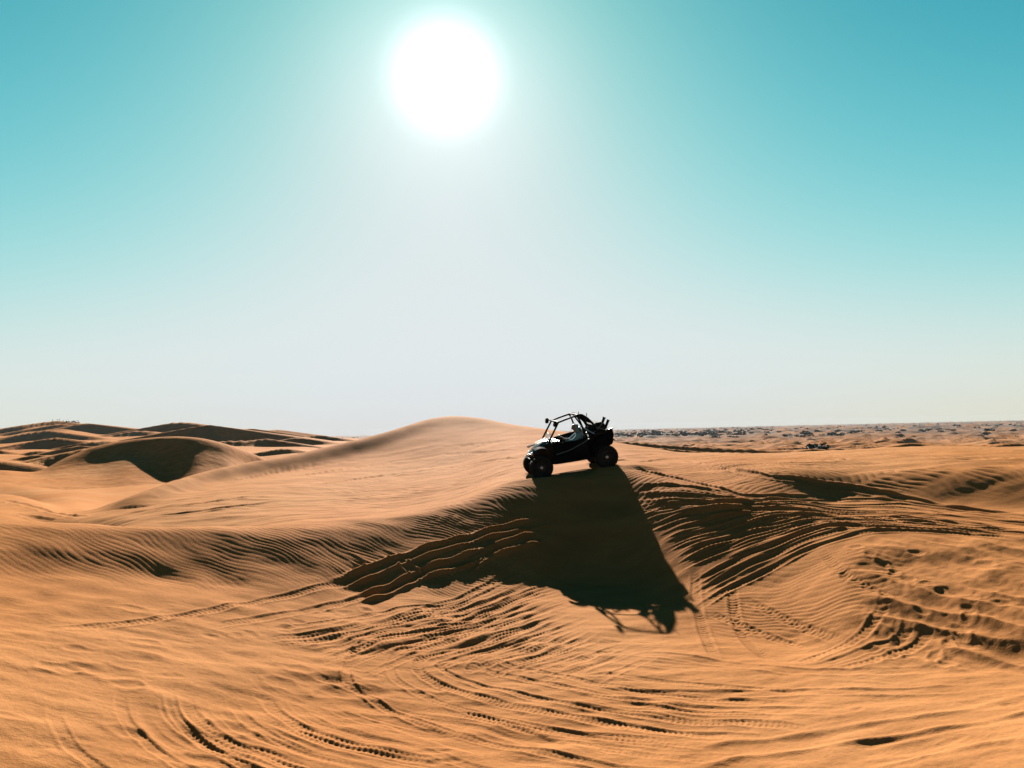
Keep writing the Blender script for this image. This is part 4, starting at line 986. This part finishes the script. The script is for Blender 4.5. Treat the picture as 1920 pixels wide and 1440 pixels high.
standing('person', far_spot(111.5, 600, 700), 3.6, 'tiny dark standing figure beside the teal one, nearest the far summit\'s spur', M_DARKCL, arm=0.3)
standing('person', far_spot(118.4, 600, 700), 3.3, 'tiny figure sitting on the far summit at the head of its bright spur', M_DARKCL, sit=True)

def far_buggy(loc, rz, label, paint, cage):
    o = tag(empty('dune_buggy', loc), label, 'buggy'); o.rotation_euler = (0, 0, rz)
    bm = BM(); prism(bm, [(1.3, 0.45), (1.32, 0.72), (0.7, 1.0), (0.3, 0.95), (-0.5, 0.95), (-0.7, 1.15), (-1.3, 1.15), (-1.35, 0.5)], -0.58, 0.58, 0.05); new_obj('body', bm, paint, o)
    for x in (0.95, -0.95):
        for s in (1, -1):
            bm = BM(); lathe_y(bm, [(0.0001, -.13), (0.30, -.13), (0.36, -.08), (0.36, .08), (0.30, .13), (0.0001, .13)], 20, (x, s * 0.62, 0.35)); new_obj('wheel', bm, M_RUBBER, o)
    for s in (1, -1):
        bm = BM(); tube(bm, [(0.6, s * 0.52, 0.95), (0.25, s * 0.5, 1.55 * cage), (-0.4, s * 0.5, 1.62 * cage), (-0.9, s * 0.52, 1.1)], 0.05, 8); new_obj('cage_tube', bm, M_TUBE, o)
    bm = BM(); tube(bm, [(-0.4, -0.5, 1.62 * cage), (-0.4, 0.5, 1.62 * cage)], 0.05, 8); new_obj('crossbar', bm, M_TUBE, o)
    return o
M_TAN = mat('tan_paint', (0.16, 0.10, 0.065), 0.5, build=dusty(5, 0.3))
far_buggy(far_spot(127.5, 560, 700), 0.2, 'tan buggy with its nose by the seated figure on the far dune top', M_TAN, 0.95)
far_buggy(far_spot(137, 560, 700), 2.9, 'tan buggy in the middle of the far dune top\'s parked row', M_TAN, 0.9)
far_buggy(far_spot(145, 560, 700), 0.1, 'black buggy with arched cage at the low end of the far row', M_PLAST, 1.15)

# ------------------------------------------------------------------ desert shrubs on the plain
def leafy(t, b):
    t.links.new(ramp(t, noise_node(t, 3.0, 3), [(0.3, (0.012, 0.022, 0.017)), (0.7, (0.028, 0.044, 0.033))]), b.inputs['Base Color'])
M_LEAF = mat('shrub_leaves', (0.03, 0.045, 0.03), 0.8, spec=0.1, build=leafy)
M_TWIG = mat('shrub_wood', (0.06, 0.045, 0.035), 0.9, build=dusty(6, 0.2))
def leaf_cloud(bm, rng, w_, h_, n, ls):
    lobes = [(rng.uniform(-.5, .5) * w_, rng.uniform(-.5, .5) * w_, rng.uniform(0.3, 0.65) * h_, rng.uniform(.22, .42) * w_) for _ in range(5)]
    for _ in range(n):
        lx, ly, lz, lr = rng.choice(lobes); v_ = Vector((rng.gauss(0, 1), rng.gauss(0, 1), rng.gauss(0, 1))).normalized() * lr * rng.uniform(0.5, 1.05)
        p = Vector((lx + v_.x, ly + v_.y, max(0.06, lz + v_.z * 0.62 * h_ / w_ * 1.6)))
        a = Vector((rng.gauss(0, 1), rng.gauss(0, 1), rng.gauss(0, 1))).normalized(); n1_, n2_ = frame_of(a); s_ = ls * rng.uniform(.6, 1.3)
        q = [p + n1_ * s_, p + n2_ * s_ * .55, p - n1_ * s_, p - n2_ * s_ * .55]
        bm.faces.new([bm.verts.new(x) for x in q])
srng = random.Random(17); variants = []
for i in range(5):
    bm = BM(); leaf_cloud(bm, srng, 3.4, 2.2, 170, 0.46); m_ = bpy.data.meshes.new('crown'); bm.to_mesh(m_); bm.free(); m_.materials.append(M_LEAF)
    bm = BM()
    for j in range(5):
        a = srng.uniform(0, 6.28); tube(bm, [(0, 0, -0.3), (math.cos(a) * .3, math.sin(a) * .3, .5), (math.cos(a) * .9, math.sin(a) * .9, 1.2)], lambda t: 0.09 - 0.06 * t, 5, 2)
    m2_ = bpy.data.meshes.new('stem'); bm.to_mesh(m2_); bm.free(); m2_.materials.append(M_TWIG)
    variants.append((m_, m2_))
def shrub(x, y, sc, label, group, i, name='desert_shrub'):
    o = tag(empty(name, (x, y, far_z(x, y) - 0.05)), label, 'shrub', group); o.scale = (sc * srng.uniform(.85, 1.3), sc, sc * srng.uniform(.75, 1.15)); o.rotation_euler = (0, 0, srng.uniform(0, 6.28))
    for nm, me in zip(('crown', 'stem'), variants[i % 5]):
        c = bpy.data.objects.new(nm, me); COL.objects.link(c); c.parent = o
spots = []
def scatter(n, px0, px1, d0, d1, smin, smax):
    for _ in range(n):
        px = srng.uniform(px0, px1); d = math.exp(srng.uniform(math.log(d0), math.log(d1))); th = p_az(px, 810)
        spots.append((d * math.sin(th), d * math.cos(th), srng.uniform(smin, smax)))
scatter(140, 1060, 1390, 760, 1150, 1.1, 2.2)
scatter(48, 1000, 1420, 1000, 1700, 1.1, 2.0)
scatter(70, 1340, 1660, 620, 1700, 0.9, 1.9)
scatter(36, 1500, 1930, 560, 1800, 0.9, 1.6)
for i, (x, y, sc) in enumerate(spots):
    shrub(x, y, sc, 'small dark green desert bush scattered among the low sand hummocks of the far plain', 'bushes scattered over the far plain', i)
th = p_az(1532, 836); d = 104
shrub(d * math.sin(th), d * math.cos(th), 0.75, 'lone rounded bush on a small dune just past the rippled dune crest', None, 2)
# the rest, too far to count
bm = BM(); frng = random.Random(23)
for _ in range(1400):
    px = frng.uniform(580, 1930) if frng.random() < .4 else frng.uniform(1000, 1450); d = math.exp(frng.uniform(math.log(1100), math.log(3800))); th = p_az(px, 805); x, y = d * math.sin(th), d * math.cos(th); z = far_z(x, y)
    s_ = frng.uniform(1.2, 3.2)
    for q in range(9):
        c = Vector((x + frng.gauss(0, s_ * .6), y + frng.gauss(0, s_ * .6), z + frng.uniform(0.1, s_ * .8))); a = Vector((frng.gauss(0, 1), frng.gauss(0, 1), frng.gauss(0, 1))).normalized(); n1_, n2_ = frame_of(a)
        bm.faces.new([bm.verts.new(c + p * s_ * .55) for p in (n1_, n2_, -n1_, -n2_)])
fs = new_obj('distant_scrub', bm, M_LEAF, None, smooth=False); fs['kind'] = 'stuff'
tag(fs, 'dark speckle of distant scrub below the horizon of the plain', 'scrub')

# ------------------------------------------------------------------ haze
hz_lo = float(FZd.min()) + CZ - 1.5; hz_hi = 34.0; hz_r = 5400.0
bm = BM(); bmesh.ops.create_cube(bm, size=1.0); bmesh.ops.scale(bm, vec=(2 * hz_r, 2 * hz_r, hz_hi - hz_lo), verts=bm.verts); bmesh.ops.translate(bm, vec=(0, 0, (hz_hi + hz_lo) / 2), verts=bm.verts)
hm = bpy.data.materials.new('haze'); hm.use_nodes = True; t = hm.node_tree; t.nodes.clear()
pv = t.nodes.new('ShaderNodeVolumePrincipled'); pv.inputs['Color'].default_value = (0.28, 0.32, 0.36, 1); pv.inputs['Density'].default_value = 0.00006; pv.inputs['Anisotropy'].default_value = 0.0
ho = t.nodes.new('ShaderNodeOutputMaterial'); t.links.new(pv.outputs[0], ho.inputs['Volume'])
hz = new_obj('haze', bm, hm, None, smooth=False); hz['kind'] = 'stuff'; tag(hz, 'thin pale haze hanging over the whole desert', 'haze')
